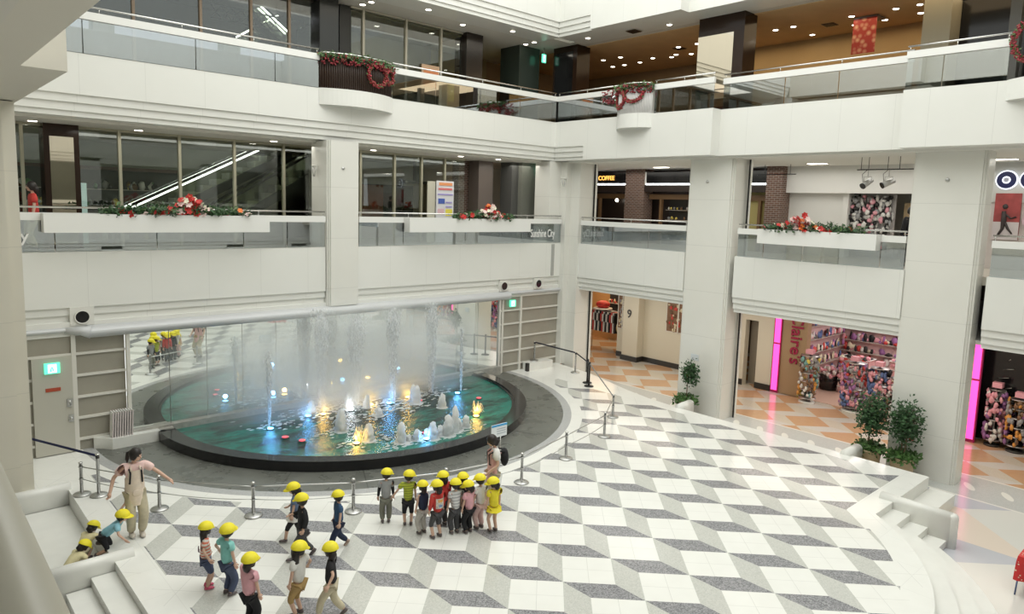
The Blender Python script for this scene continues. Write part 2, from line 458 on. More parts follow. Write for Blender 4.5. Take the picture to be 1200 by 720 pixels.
mb = MB(); mb.box(-9.5, 5.9, 11.6, 16, 7.5, 7.56); struct('ceiling', mb, MATS['olive_shade_panel'])  # same dim olive sheet added under the level two soffit
# slabs under upper levels
mb = MB(); mb.box(-9.5, 9.9, 9.9, 16, 4.4, 4.6); struct('floor', mb, DOORG)
mb = MB(); mb.box(9.7, 20, -14, 16, 4.4, 4.6); struct('floor', mb, mat('level_two_floor', (.6, .56, .48), .25))
mb = MB(); mb.box(-9.5, 20, 10.5, 16, 8.8, 9.0); mb.box(9.4, 20, -14, 10.5, 8.8, 9.0); struct('floor', mb, mat('level_three_floor', (.10, .07, .05), .2))
mb = MB(); mb.box(-14.3, -10.3, -19, 9, 4.4, 4.6); struct('floor', mb, DOORG)
# ---- pillars
def pillar(name, x0, x1, y0, y1, z0=-.6, z1=7.66, bev=.09, face='x'):
    """stone pillar with stepped corners"""
    m = MB(); m.box(x0, x1, y0 + bev, y1 - bev, z0, z1); m.box(x0 + bev, x1, y0, y1, z0, z1)
    m.box(x0 + .045, x1, y0 + .045, y1 - .045, z0, z1)
    return struct(name, m, PILLAR)
pillar('pillar', 9.15, 10.0, 2.45, 4.07)
pillar('pillar', 9.15, 9.7, -4.14, -2.53)
wallbox_ = MB(); wallbox_.box(9.65, 9.9, -3.9, -2.6, -.6, 7.66); struct('pillar', wallbox_, PILLAR)
pillar('pillar', 9.15, 10.0, -10.6, -9.0)
# corner pillar
m = MB(); m.box(8.33, 9.15 + .9, 9.523, 10.3, 0, 7.66); m.box(9.15, 10.0, 8.75, 9.35, -.6, 7.66); m.box(8.9, 9.4, 9.2, 9.6, 0, 7.66); struct('pillar', m, PILLAR)
# fountain side pillar stands over the canopy
m = MB(); m.box(-.66, .20, 9.27, 10.28, 2.95, 7.66); m.box(-.74, .27, 9.36, 10.28, 2.95, 7.66); m.box(-.70, .235, 9.315, 10.28, 2.95, 7.66); struct('pillar', m, PILLAR)
# left foreground pillar
m = MB(); m.box(-10.6, -8.16, 7.45, 9.3, -.6, 7.66); m.box(-10.6, -8.38, 7.33, 9.3, -.6, 7.66); struct('pillar', m, BEIGE)
m = MB(); m.box(-9.9, -8.2, 9.3, 10.3, -.6, 12.1); struct('pillar', m, PILLAR)
# parapet in front of the camera (level two, camera side)
m = MB(); m.box(-10.22, -10.08, -14, 7.3, 4.4, 5.44); m.path([(-10.15, -14, 5.43), (-10.15, 7.3, 5.43)], .085, 12); struct('parapet', m, mat('parapet_beige', (.66, .64, .55), .3))  # beige close to the near left pillar
m = MB(); m.box(8.42, 8.56, 9.375, 9.4, 3.42, 4.6); struct('trim_10', m, mat('grey_plate', (.42, .42, .40), .35))
# shutter guide rails beside pillars, black
for X, Y in ((9.93, 8.72), (9.9, 2.36), (9.93, -4.04)):
    m = MB(); m.box(X - .02, X + .02, Y - .02, Y + .02, -.6, 2.93); struct('trim_1', m, BLACK)
    m = MB(); m.box(X - .02, X + .02, Y - .02, Y + .02, 4.6, 7.62); struct('trim_2', m, BLACK)
    m = MB(); m.box(X + .02, X + .12, Y - .03, Y + .05, -.6, 7.62); struct('trim_3', m, PILLAR)
# ================================================================== FOUNTAIN WALL
MY = 9.34
t = thing('mirror_wall', (0, MY, 0), 'tall wall of mirror panels standing behind the fountain pool', 'mirror')
xs = [-5.9, -5.02, -4.12, -3.2, -2.28, -1.37, -.46, .45, 1.35, 2.25, 3.12, 4.0, 4.9, 5.82]
for a, b in zip(xs[:-1], xs[1:]):
    m = MB(); m.box(a + .008, b - .008, MY, MY + .04, .3, 2.72); m.build('mirror_panel', MIRROR, t)
m = MB(); m.box(-5.98, -5.9, MY - .05, MY + .05, .3, 2.72); m.box(5.82, 5.9, MY - .05, MY + .05, .3, 2.72)
m.box(-5.9, 5.9, MY + .04, MY + .07, .3, 2.72); m.build('frame', TRIMW, t)
m = MB(); m.box(-5.98, 5.9, MY - .12, MY + .07, 0, .3); m.build('stone_ledge', STONE, t)
# silver canopy lip
def lip(a, b, r, z, y):
    m = MB(); n = 12; pr = [(0, z + r * 1.6)] + [(r * 1.6 * math.sin(PI * i / n), z + r * math.cos(PI * i / n)) for i in range(n + 1)] + [(0, z - r)]
    m.sweep(pr, a, b, 'x', (y, -1)); return m
m = lip(-6.75, 6.3, .15, 2.8, 9.42); m.path([(-7.2, 9.4, 2.86), (-6.9, 9.32, 2.84), (-6.7, 9.26, 2.8)], [.07, .1, .15], 10)
m.build('trim_4', SILVER)['kind'] = 'structure'
m = lip(-9, -6.7, .06, 2.87, 9.42); m.v = m.v; m.build('trim_5', SILVER)['kind'] = 'structure'
m = lip(6.3, 8.9, .06, 2.87, 9.42); m.build('trim_5', SILVER)['kind'] = 'structure'
# grey panel doors either side of the mirror
def doorwall(name, x0, x1, cuts, rows, y, topdark):
    w = MB(); w.box(x0, x1, y + .05, y + .1, 0, 2.93); o = struct(name, w, DOORG)
    tr = MB()
    for c in cuts: tr.box(c - .045, c + .045, y - .01, y + .06, 0, 2.93)
    for z in rows: tr.box(x0, x1, y, y + .055, z - .028, z + .028)
    tr2 = tr.build('trim_6', TRIMW); tr2['kind'] = 'structure'
    return o
doorwall('wall_left_of_mirror', -8.6, -5.98, [-7.04], [.27, .78, 1.28, 1.79, 2.3], 9.4, True)
doorwall('wall_right_of_mirror', 5.9, 8.9, [6.08, 6.96], [.26, .76, 1.26, 1.76, 2.25, 2.75], 9.4, False)
t = thing('service_door', (-7.45, 9.38, 0), 'grey panelled service door under the green exit sign at far left', 'door')
m = MB(); m.box(-7.86, -7.09, 9.36, 9.44, .02, 2.28); m.build('door_leaf', mat('grey_door_leaf', (.50, .485, .42), .35), t)
m = MB(); m.tube((-7.17, 9.33, 1.25), (-7.17, 9.33, 1.13), .02); m.box(-7.22, -7.12, 9.33, 9.37, 1.1, 1.28); m.build('handle', STEEL, t)
m = MB(); m.ball((-7.15, 9.32, .82), .035); m.box(-7.2, -7.1, 9.34, 9.37, .74, .9); m.build('lock', STEEL, t)
m = MB(); m.box(-7.62, -7.33, 9.345, 9.362, 1.5, 1.58); tag(m.build('red_notice', mat('red_notice', (.42, .07, .03), .5)), 'narrow red notice strip on the grey service door', 'sign')
def exit_sign(loc, ax, label, w=.3, h=.22):
    t = thing('exit_sign', loc, label, 'sign')
    x, y, z = loc; g = mat('exit_green', (.1, .6, .4), .5, emit=(.12, .8, .5), es=1.3); wh = mat('exit_white', (.9, 1, .95), .5, emit=(.75, 1, .9), es=1.4)
    def bx(u0, u1, z0, z1, d0, d1):
        m = MB()
        if ax == 'y': m.box(x + u0, x + u1, y - d1, y - d0, z + z0, z + z1)
        else: m.box(x - d1, x - d0, y + u0, y + u1, z + z0, z + z1)
        return m
    bx(-w / 2, w / 2, -h / 2, h / 2, 0, .05).build('sign_box', g, t)
    bx(-w * .28, w * .28, -h * .4, h * .4, .05, .055).build('pictogram_panel', wh, t)
    r = bx(-w * .05, w * .02, .02, h * .2, .056, .06)
    for b in (bx(-w * .12, w * .06, -h * .02, .02, .056, .06), bx(-w * .16, -w * .04, -h * .3, -h * .04, .056, .06), bx(w * .0, w * .09, -h * .26, -h * .02, .056, .06)):
        r.add(b.v, b.f)
    r.build('running_figure', g, t)
    if z > 4:
        zt = 7.62 if z < 8 else 12.13; m = MB(); m.tube((x, y - .025, z + h / 2), (x, y - .025, zt), .012); m.build('hanger', STEEL, t)
exit_sign((-7.48, 9.36, 2.04), 'y', 'green running figure exit sign over the grey service door', .3, .24)
exit_sign((6.52, 9.4, 2.5), 'y', 'green exit sign on the panelled wall right of the mirror', .26, .24)
# plinth with folded white partitions
m = MB(); m.prism([(-6.72, 9.4), (-6.72, 9.35), (-6.4, 9.02), (-5.25, 9.02), (-5.25, 9.4)], 0, .26)
m.build('plinth', STEPW)['kind'] = 'structure'
first = None
for k in range(9):
    x = -6.38 + k * .052
    t = None
    if first is None:
        first = thing('folded_partition', (x, 9.2, .26), 'slim white folding partition leaning upright on the plinth left of the mirror', 'partition', 'white partitions stacked on the plinth')
        m = MB(); m.box(x - .012, x + .012, 9.08, 9.33, .265, .86); m.build('board', WHITEP, first)
        m = MB(); m.box(x - .015, x + .015, 9.07, 9.09, .26, .87); m.box(x - .015, x + .015, 9.32, 9.34, .26, .87); m.build('edge_trim', mat('pinkish_trim', (.62, .56, .54), .5), first)
        first.rotation_euler = (0, .05, 0)
    else:
        d = dup(first, (x, 9.2, .26)); d.rotation_euler = (0, .05, 0)
# speakers in the fascia
for k, (x, lb) in enumerate(((-6.84, 'round black speaker in the fascia at far left above the door'), (6.07, 'round black speaker in the fascia, left one of the right pair'), (7.76, 'round black speaker in the fascia next to the corner pillar'))):
    t = thing('wall_speaker', (x, 9.4, 3.14), lb, 'speaker', 'round fascia speakers')
    m = MB(); m.box(x - .24, x + .24, 9.39, 9.62, 2.96, 3.38) if k == 0 else m.box(x - .2, x + .2, 9.36, 9.62, 2.96, 3.36)
    m.build('baffle_plate', PILLAR, t)
    m = MB(); n = 24
    pts = [(x + .145 * math.cos(2 * PI * i / n), 3.15 + .145 * math.sin(2 * PI * i / n)) for i in range(n)]
    yb = 9.385 if k == 0 else 9.355
    m.add([(a, yb, b) for a, b in pts] + [(a, yb - .02, b) for a, b in pts], [tuple(range(n, 2 * n))] + [(i, (i + 1) % n, n + (i + 1) % n, n + i) for i in range(n)]); m.build('grille', BLACK, t)
    m = MB(); m.path([(x + .15 * math.cos(2 * PI * i / n), yb - .02, 3.15 + .15 * math.sin(2 * PI * i / n)) for i in range(n + 1)], .015, 6, False); m.build('ring', PILLAR, t)

# ================================================================== FOUNTAIN
PC = (-.2, 9.0)
def halfdisc(r0, r1, z0, z1, ylim=9.215, n=72):
    m = MB(); a = []; b = []
    s1 = math.asin(min(1, (ylim - PC[1]) / r1)); s0 = math.asin(min(1, (ylim - PC[1]) / r0))
    for i in range(n + 1):
        t1 = PI - s1 + (PI + 2 * s1) * i / n; t0 = PI - s0 + (PI + 2 * s0) * i / n
        a.append((PC[0] + r1 * math.cos(t1), PC[1] + r1 * math.sin(t1))); b.append((PC[0] + r0 * math.cos(t0), PC[1] + r0 * math.sin(t0)))
    vs = [(x, y, z) for z in (z0, z1) for x, y in a + b]; q = n + 1; h = 2 * q
    for i in range(n):
        m.add([], [])
    fs = []
    for i in range(n):
        fs += [(h + i, h + i + 1, h + q + i + 1, h + q + i), (i, h + i, h + i + 1, i + 1)[::-1], (q + i, q + i + 1, h + q + i + 1, h + q + i)[::-1]]
    fs += [(0, q, h + q, h), (n, q + n, h + q + n, h + n)]
    m.add(vs, fs); return m
fp = thing('fountain_pool', (PC[0], PC[1], 0), 'half round black rimmed fountain pool with teal water before the mirror wall', 'fountain')
halfdisc(4.85, 5.2, 0, .24).build('rim', GRANB, fp)
halfdisc(4.78, 4.86, .1, .2).build('inner_rim', GRANB, fp)
def water_mat():
    m, t, b = newmat('teal_pool_water'); E.T = t
    P, x, y, z = worldxyz(t)
    mp = t.nodes.new('ShaderNodeMapping'); mp.inputs['Scale'].default_value = (1.0, 2.6, 1); t.links.new(P, mp.inputs[0])
    n1 = noise(t, mp.outputs[0], .8, 3, .6); n2 = noise(t, mp.outputs[0], 4.5, 6, .7)
    r = t.nodes.new('ShaderNodeValToRGB'); r.color_ramp.elements[0].position = .44; r.color_ramp.elements[1].position = .62
    r.color_ramp.elements[0].color = (.008, .022, .02, 1); r.color_ramp.elements[1].color = (.02, .22, .165, 1)
    rad = hyp(x + .2, y - 8.6)
    s = n1 * .55 + n2 * .45 + E.op('MULTIPLY', rad - 3.2, .055)
    t.links.new(s.v, r.inputs[0]); t.links.new(r.outputs[0], b.inputs['Base Color'])
    b.inputs['Roughness'].default_value = .17
    bp = t.nodes.new('ShaderNodeBump'); bp.inputs['Strength'].default_value = .55; bp.inputs['Distance'].default_value = .06
    t.links.new(n2.v, bp.inputs['Height']); t.links.new(bp.outputs[0], b.inputs['Normal'])
    return m
m = MB(); q = []
s1 = math.asin(.21 / 4.82)
for i in range(73):
    a = PI - s1 + (PI + 2 * s1) * i / 72; q.append((PC[0] + 4.82 * math.cos(a), PC[1] + 4.82 * math.sin(a)))
m.prism(q, .02, .155); m.build('water', water_mat(), fp)
m = MB()
for sx in (-1, 1):
    m = MB(); m.box(PC[0] + sx * 5.0 - .16, PC[0] + sx * 5.0 + .16, 9.02, 9.2, .24, .27); m.build('end_block', STONE, fp)
FOAM = mat('white_foam', (.86, .88, .88), .45, var=.05, vs=30, trans=0.)
def jetmat():
    m, t, b = newmat('spray_water'); o = t.nodes['Material Output']; E.T = t
    b.inputs['Base Color'].default_value = (.95, .97, .98, 1); b.inputs['Roughness'].default_value = .6
    tl = t.nodes.new('ShaderNodeBsdfTranslucent'); tl.inputs[0].default_value = (.96, .98, 1, 1); m1 = t.nodes.new('ShaderNodeMixShader'); m1.inputs[0].default_value = .5
    t.links.new(b.outputs[0], m1.inputs[1]); t.links.new(tl.outputs[0], m1.inputs[2])
    tp = t.nodes.new('ShaderNodeBsdfTransparent'); m2 = t.nodes.new('ShaderNodeMixShader')
    tc = t.nodes.new('ShaderNodeTexCoord'); mp = t.nodes.new('ShaderNodeMapping'); mp.inputs['Scale'].default_value = (1, 1, .28); t.links.new(tc.outputs['Object'], mp.inputs[0])
    n = noise(t, mp.outputs[0], 20, 4, .75); a = E.op('MINIMUM', E.op('MAXIMUM', (n - .40) * 6, .06), .85)
    t.links.new(a.v, m2.inputs[0]); t.links.new(tp.outputs[0], m2.inputs[1]); t.links.new(m1.outputs[0], m2.inputs[2]); t.links.new(m2.outputs[0], o.inputs[0])
    return m
SPRAY = jetmat()
def foammat():
    m, t, b = newmat('foam_water'); b.inputs['Base Color'].default_value = (.93, .95, .96, 1); b.inputs['Roughness'].default_value = .5; o = t.nodes['Material Output']
    tr = t.nodes.new('ShaderNodeBsdfTranslucent'); tr.inputs[0].default_value = (.95, .97, .98, 1); mx = t.nodes.new('ShaderNodeMixShader'); mx.inputs[0].default_value = .45
    t.links.new(b.outputs[0], mx.inputs[1]); t.links.new(tr.outputs[0], mx.inputs[2]); t.links.new(mx.outputs[0], o.inputs[0])
    tc = t.nodes.new('ShaderNodeTexCoord'); E.T = t; n = noise(t, tc.outputs['Object'], 28, 3); bp = t.nodes.new('ShaderNodeBump'); bp.inputs['Strength'].default_value = .5; bp.inputs['Distance'].default_value = .03; t.links.new(n.v, bp.inputs['Height']); t.links.new(bp.outputs[0], b.inputs['Normal'])
    return m
FOAM = foammat()
def foamjet(x, y, h, r, label, z0=.15):
    t = thing('water_jet', (x, y, z0), label, 'fountain jet')
    m = MB(); n = 12; L = 14; vs = []; rr = random.Random(int(x * 1000 + y * 77))
    for i in range(L + 1):
        f = i / L; rad = r * 1.2 * (1 - f ** 6) ** .5 * (1.1 - .42 * f) + .004
        for k in range(n):
            a = 2 * PI * k / n; q = rad * (1 + rr.uniform(-.24, .24)); vs.append((x + q * math.cos(a) + rr.uniform(-.008, .008), y + q * math.sin(a), z0 + h * f + rr.uniform(-.015, .015)))
    m.add(vs, [(i * n + k, i * n + (k + 1) % n, (i + 1) * n + (k + 1) % n, (i + 1) * n + k) for i in range(L) for k in range(n)] + [tuple(L * n + k for k in range(n))], True)
    m.build('plume', FOAM, t)
    m = MB()
    for k in range(34):
        a = rr.uniform(0, 2 * PI); q = r * rr.uniform(.9, 1.9); m.ball((x + q * math.cos(a), y + q * math.sin(a), z0 + h * rr.random() ** 2 * .8), rr.uniform(.008, .02), n=5, m=4)
    m.lathe([(r * 2.1, 0), (r * 1.7, .015), (.01, .03)], (x, y, z0), 12)
    m.build('droplets', FOAM, t)['kind'] = 'stuff'
    return t
# tall sprays (x, y px of foot -> on the water, height, width)
def W_(x, y): p = onz(x, y, .15); return p.x, p.y
tall = [(316, 498, 1.75, .10, 'thin tall spray rising at the far left of the pool'), (377, 478, 1.7, .26, 'tall wide spray, leftmost of the row before the mirror'), (417, 474, 1.9, .30, 'tall bushy spray between the leftmost wide spray and the blue lit one'),
        (460, 470, 1.95, .24, 'tall spray with blue light at its foot in mid pool'), (505, 460, 2.0, .22, 'tallest spray, right of the mid pool spray'), (540, 458, 1.15, .07, 'narrow blue tinted spray at the right of the pool')]
tops = {316: 415, 377: 368, 417: 374, 460: 366, 505: 360, 540: 388}
for x, y, h, r, lb in tall:
    X, Y = W_(x, y); h = ony(x, tops[x], Y).z - .15; t = thing('water_spray', (X, Y, .15), lb, 'fountain spray')
    m = MB(); n = 14; L = 26; vs = []
    for i in range(L + 1):
        f = i / L; rad = r * (.30 + .55 * f) * (1 if f < .85 else max(.06, 1 - ((f - .85) / .15) ** 2))
        for k in range(n):
            a = 2 * PI * k / n; q = rad * (1 + random.uniform(-.22, .22)); vs.append((X + q * math.cos(a), Y + q * math.sin(a), .15 + h * f))
    m.add(vs, [(i * n + k, i * n + (k + 1) % n, (i + 1) * n + (k + 1) % n, (i + 1) * n + k) for i in range(L) for k in range(n)], True)
    m.build('column_of_spray', SPRAY, t)
    m = MB()
    for k in range(1100 if r > .15 else 350):
        f = random.random() ** .75; a = random.uniform(0, 2 * PI); q = r * abs(random.gauss(0, .62)) * (.35 + f * .8)
        m.ball((X + q * math.cos(a), Y + q * math.sin(a), .15 + h * 1.04 * f), random.uniform(.006, .017), n=4, m=3, sc=(1, 1, random.uniform(1, 4)))
    m.build('drops', FOAM, t)['kind'] = 'stuff'
    m = MB()
    for k in range(6):
        a = random.uniform(0, 2 * PI); q = r * .35; m.path([(X, Y, .15), (X + q * .5 * math.cos(a), Y + q * .5 * math.sin(a), .15 + h * .5), (X + q * math.cos(a), Y + q * math.sin(a), .15 + h * random.uniform(.8, 1))], [.02, .014, .008], 5)
    m.build('core_stream', FOAM, t)
low = [(470, 519, .52, .10), (479, 517, .16, .06), (489, 516, .28, .08), (507, 515, .46, .10), (516, 511, .28, .08), (525, 511, .55, .11), (533, 507, .72, .09), (537, 504, .32, .08), (546, 501, .33, .08),
       (518, 478, .42, .09), (432, 517, .45, .1), (400, 506, .6, .10), (397, 503, .4, .08), (430, 478, .38, .08), (488, 473, .55, .11), (484, 470, .5, .08), (365, 482, .3, .08), (333, 462, .36, .1), (392, 458, .25, .07), (408, 480, .48, .08), (444, 488, .25, .08), (500, 512, .22, .06)]
ang = ['front', 'right', 'middle', 'left', 'back']
for i, (x, y, h, r) in enumerate(low):
    X, Y = W_(x, y)
    if Y > 9.05: continue
    near = 'near the rim' if y > 500 else ('in the middle of the pool' if y > 475 else 'toward the mirror')
    side = 'left' if x < 420 else ('centre' if x < 495 else 'right')
    foamjet(X, Y, h, r, '%s white foam jet %s, %s, number %s from left' % ('tall' if h > .5 else ('medium' if h > .3 else 'short'), near, side, ['one', 'two', 'three', 'four', 'five', 'six', 'seven', 'eight', 'nine', 'ten', 'eleven', 'twelve'][sum(1 for q in low if (q[0] < x) and ((q[1] > 500) == (y > 500)))% 12]))
# pool lamps
lc = {'blue': (.15, .5, 1), 'amber': (1, .62, .15), 'white': (.9, .95, 1), 'red': (1, .12, .15)}
lamps = [(317, 504, 'blue'), (338, 466, 'amber'), (320, 469, 'blue'), (361, 489, 'blue'), (379, 487, 'amber'), (418, 521, 'amber'), (411, 482, 'white'), (369, 462, 'blue'), (435, 476, 'amber'), (435, 451, 'amber'),
         (456, 474, 'blue'), (478, 467, 'amber'), (498, 509, 'red'), (536, 462, 'blue'), (558, 489, 'amber'), (354, 518, 'red'), (477, 441, 'blue'), (408, 452, 'blue'), (334, 514, 'red'), (492, 471, 'red'), (561, 468, 'red'), (500, 516, 'blue')]
LN = {}
for i, (x, y, c) in enumerate(lamps):
    X, Y = W_(x, y)
    if Y > 9.1: continue
    LN[c] = LN.get(c, 0) + 1
    t = thing('pool_lamp', (X, Y, .15), '%s %s pool lamp, %s' % (['first', 'second', 'third', 'fourth', 'fifth', 'sixth', 'seventh', 'eighth'][LN[c] - 1], c, ('%s and %s' % (['far left', 'left of centre', 'right of centre', 'far right'][min(3, int((x - 300) / 75))], ['toward the mirror', 'mid pool', 'near the front rim'][0 if y < 470 else (1 if y < 500 else 2)]))), 'lamp', 'coloured lamps in the pool')
    dim = c == 'red'
    m = MB(); m.lathe([(.10, 0), (.10, .02), (.08, .035)], (X, Y, .15), 12); m.build('lamp_housing', GRANB, t)
    m = MB(); m.lathe([(.075, .03), (.075, .045), (.04, .055)], (X, Y, .15), 12); m.build('lens', mat('lens_' + c, lc[c], .3, emit=lc[c], es=.8 if dim else 9), t)
    if not dim:
        l = bpy.data.lights.new('pool_lamp_light', 'POINT'); l.energy = 9 if c != 'white' else 7; l.color = lc[c]; l.shadow_soft_size = .06
        o = bpy.data.objects.new('pool_lamp_light', l); COL.objects.link(o); o.location = (X, Y, .32)
sf = MB(); r2 = random.Random(5)
for x, y, w_, n_ in [(377, 480, .5, 110), (417, 476, .5, 110), (460, 472, .4, 90), (505, 462, .4, 80), (370, 490, .6, 80), (445, 484, .6, 90), (316, 500, .25, 30), (490, 516, .5, 60), (530, 508, .4, 50), (432, 518, .3, 40), (400, 506, .35, 40), (470, 520, .25, 30), (480, 476, .35, 60)]:
    X, Y = W_(x, y)
    for _ in range(n_):
        px_, py_ = X + r2.gauss(0, w_ * 1.3), Y + r2.gauss(0, w_ * .55)
        if py_ > 9.15 or math.hypot(px_ - PC[0], py_ - PC[1]) > 4.6: continue
        s_ = r2.uniform(.015, .055); sf.ball((px_, py_, .158), 1, (s_ * 1.6, s_ * .8, .006), 7, 4, jit=.3)
sf.build('surface_foam', FOAM, fp)['kind'] = 'stuff'
for x, y in ((558, 487), (420, 519)):
    X, Y = W_(x, y); t = thing('fire_coloured_jet', (X, Y, .15), 'amber lit splash of thin streams %s' % ('at the right of the pool' if x > 500 else 'near the front rim, left of centre'), 'fountain jet')
    m = MB()
    for k in range(22):
        a = random.uniform(0, 2 * PI); q = random.uniform(.05, .24); h = random.uniform(.12, .42)
        m.path([(X + q * .3 * math.cos(a), Y + q * .3 * math.sin(a), .15), (X + q * .7 * math.cos(a), Y + q * .7 * math.sin(a), .15 + h), (X + q * math.cos(a), Y + q * math.sin(a), .15 + h * .6)], [.006, .008, .006], 4)
    m.build('streams', mat('amber_lit_water', (1, .86, .62), .3), t)
# ---- drifting mist over the pool (real volume)
def mist(name, c, s, dens, label):
    m, t, b = newmat(name); t.nodes.remove(b); o = t.nodes['Material Output']; E.T = t
    v = t.nodes.new('ShaderNodeVolumePrincipled'); v.inputs['Color'].default_value = (.96, .98, .98, 1); v.inputs['Anisotropy'].default_value = .0
    tc = t.nodes.new('ShaderNodeTexCoord'); sp = t.nodes.new('ShaderNodeSeparateXYZ'); t.links.new(tc.outputs['Object'], sp.inputs[0])
    X, Y, Z = (E(sp.outputs[i]) for i in range(3))
    r = hyp(hyp(X * (1 / s[0]), Y * (1 / s[1])), Z * (1 / s[2])); n = noise(t, tc.outputs['Object'], .8, 1)
    d = E.op('MAXIMUM', E.op('POWER', E.op('MAXIMUM', 1 - r, 0.), 1.1) * (n * 1.8 - .25), 0.) * dens
    t.links.new(d.v, v.inputs['Density']); t.links.new(v.outputs[0], o.inputs['Volume'])
    mb = MB(); mb.ball((0, 0, 0), 1, s, 24, 16); ob = mb.build(name, m); ob.location = c
    tag(ob, label, 'mist', kind='stuff'); return ob
mist('water_mist', (.0, 8.42, 1.35), (5.8, .9, 2.15), 3.4, 'white mist drifting over the fountain before the mirrors')
# ================================================================== BALUSTRADES
def balustrade(label, axis, a, b, plane, z, seams=(), cat='balustrade', hz=None, glass=True, hr=(None, None)):
    """axis 'x': runs along x at y=plane; axis 'y': runs along y at x=plane. z = bottom of glass"""
    loc = ((a + b) / 2, plane, z) if axis == 'x' else (plane, (a + b) / 2, z)
    t = thing('glass_balustrade', loc, label, cat)
    def bx(m, u0, u1, d0, d1, z0, z1):
        if axis == 'x': m.box(u0, u1, plane - d1, plane - d0, z0, z1)
        else: m.box(plane - d1, plane - d0, u0, u1, z0, z1)
        return m
    e = [a] + list(seams) + [b]
    for p, q in zip(e[:-1], e[1:]): bx(MB(), p + .012, q - .012, -.03, -.01, z + .01, z + .73).build('glass_panel', GLASS, t)
    h0 = .71 if z < 6 else .74
    bx(MB(), a, b, -.06, .03, z + h0, z + h0 + .17).build('top_band', WHITEP, t)
    h = hz or (z + h0 + .17 + .12)
    m = MB()
    p0, p1 = ((a, plane + .03, h), (b, plane + .03, h)) if axis == 'x' else ((plane + .03, a, h), (plane + .03, b, h))
    m.tube(p0, p1, .022); m.build('handrail', CHROME, t)
    m = MB(); n = max(2, int((b - a) / 1.6))
    for i in range(n + 1):
        u = a + .05 + (b - a - .1) * i / n
        p = (u, plane + .03) if axis == 'x' else (plane + .03, u)
        m.tube((p[0], p[1], z + h0 + .16), (p[0], p[1], h), .01, n=6)
    m.build('rail_bracket', CHROME, t)
    return t
balustrade('glass balustrade with white band on level two, left of the fountain side pillar', 'x', -8.3, -.78, 9.38, 4.65, (-7.3, -5.2, -3.1, -1.9))
balustrade('glass balustrade on level two between the fountain side pillar and the corner pillar', 'x', .30, 8.88, 9.38, 4.65, (1.85, 4.3, 6.9))
balustrade('glass balustrade on level two before the coffee shop, next to the corner pillar', 'y', 4.09, 8.72, 9.26, 4.63, (5.6, 7.2))
balustrade('glass balustrade on level two before the shoe shop, between the two right pillars', 'y', -2.5, 2.25, 9.26, 4.63, (-1.9, .2, 1.4))
balustrade('glass balustrade on level two at the far right of the photo', 'y', -9, -4.37, 9.26, 4.63, (-6,))
balustrade('glass balustrade on level three, left of the brown curved planter', 'x', -8.05, -.95, 9.38, 9.06, (-6.6, -4.2, -2.2))
balustrade('glass balustrade on level three from the brown planter to the hall corner', 'x', 1.42, 8.4, 9.38, 9.06, (3.0, 4.8, 6.6))
balustrade('glass balustrade on level three between the hall corner and the white curved planter', 'y', 6.55, 9.36, 8.44, 9.06, ())
balustrade('glass balustrade on level three just right of the white curved planter', 'y', 2.87, 5.05, 8.44, 9.06, ())
balustrade('long set back glass balustrade on level three at the upper right', 'y', -2.4, 2.84, 8.88, 9.06, (-.6, .9))
balustrade('glass balustrade on level three at the top right corner of the photo', 'y', -4.5, -2.4, 8.44, 9.06, (-3.2,))
# white trough planters hung on level two balustrades
def trough(axis, a, b, plane, z0, z1, label):
    loc = ((a + b) / 2, plane, z0) if axis == 'x' else (plane, (a + b) / 2, z0)
    t = thing('white_trough_planter', loc, label, 'planter')
    m = MB(); 
    def bx(u0, u1, d0, d1, p, q):
        if axis == 'x': m.box(u0, u1, plane - d1, plane - d0, p, q)
        else: m.box(plane - d1, plane - d0, u0, u1, p, q)
    bx(a, b, .30, .32, z0, z1); bx(a, b, .0, .02, z0, z1); bx(a, a + .02, .02, .30, z0, z1); bx(b - .02, b, .02, .30, z0, z1); bx(a + .02, b - .02, .02, .30, z0, z0 + .02)
    m.build('trough', WHITEP, t)
    m = MB(); bx2 = m
    if axis == 'x': m.box(a + .02, b - .02, plane - .30, plane - .02, z0 + .02, z1 - .05)
    else: m.box(plane - .30, plane - .02, a + .02, b - .02, z0 + .02, z1 - .05)
    m.build('soil', mat('soil', (.05, .035, .02), .9), t)
trough('x', -7.55, -2.55, 9.34, 5.1, 5.52, 'long white trough planter on the left level two balustrade')
trough('x', 1.85, 6.95, 9.34, 5.08, 5.52, 'long white trough planter on the balustrade above the right of the mirror')
trough('y', -1.9, 1.42, 9.22, 5.11, 5.53, 'white trough planter before the shoe shop on level two')
LEAF = mat('dark_leaf', (.035, .09, .03), .5, var=.35, vs=9); LEAF2 = mat('mid_leaf', (.09, .17, .05), .5, var=.3, vs=9)
RED = mat('red_petal', (.55, .03, .025), .5, var=.2, vs=10); PINK = mat('pale_pink_petal', (.82, .62, .58), .6); CREAM = mat('cream_petal', (.82, .80, .62), .6)
ORANGE = mat('orange_petal', (.8, .22, .05), .5); DRED = mat('dark_red_berry', (.28, .03, .04), .45, var=.3, vs=14)
def leafball(m, c, r, n, size, rr, flat=.5):
    for _ in range(n):
        d = Vector((rr.gauss(0, 1), rr.gauss(0, 1), rr.gauss(0, 1))).normalized() * r * rr.random() ** .4
        p = Vector(c) + Vector((d.x, d.y, d.z * flat)) if not isinstance(r, tuple) else Vector(c)
        a = Vector((rr.uniform(-1, 1), rr.uniform(-1, 1), rr.uniform(-.6, 1))).normalized(); b = a.orthogonal().normalized(); s = size * rr.uniform(.6, 1.3)
        q = a.cross(b) * s * .12
        m.add([p, p + a * s * .5 + b * s * .28 + q, p + a * s, p + a * s * .5 - b * s * .28 + q], [(0, 1, 2, 3)])
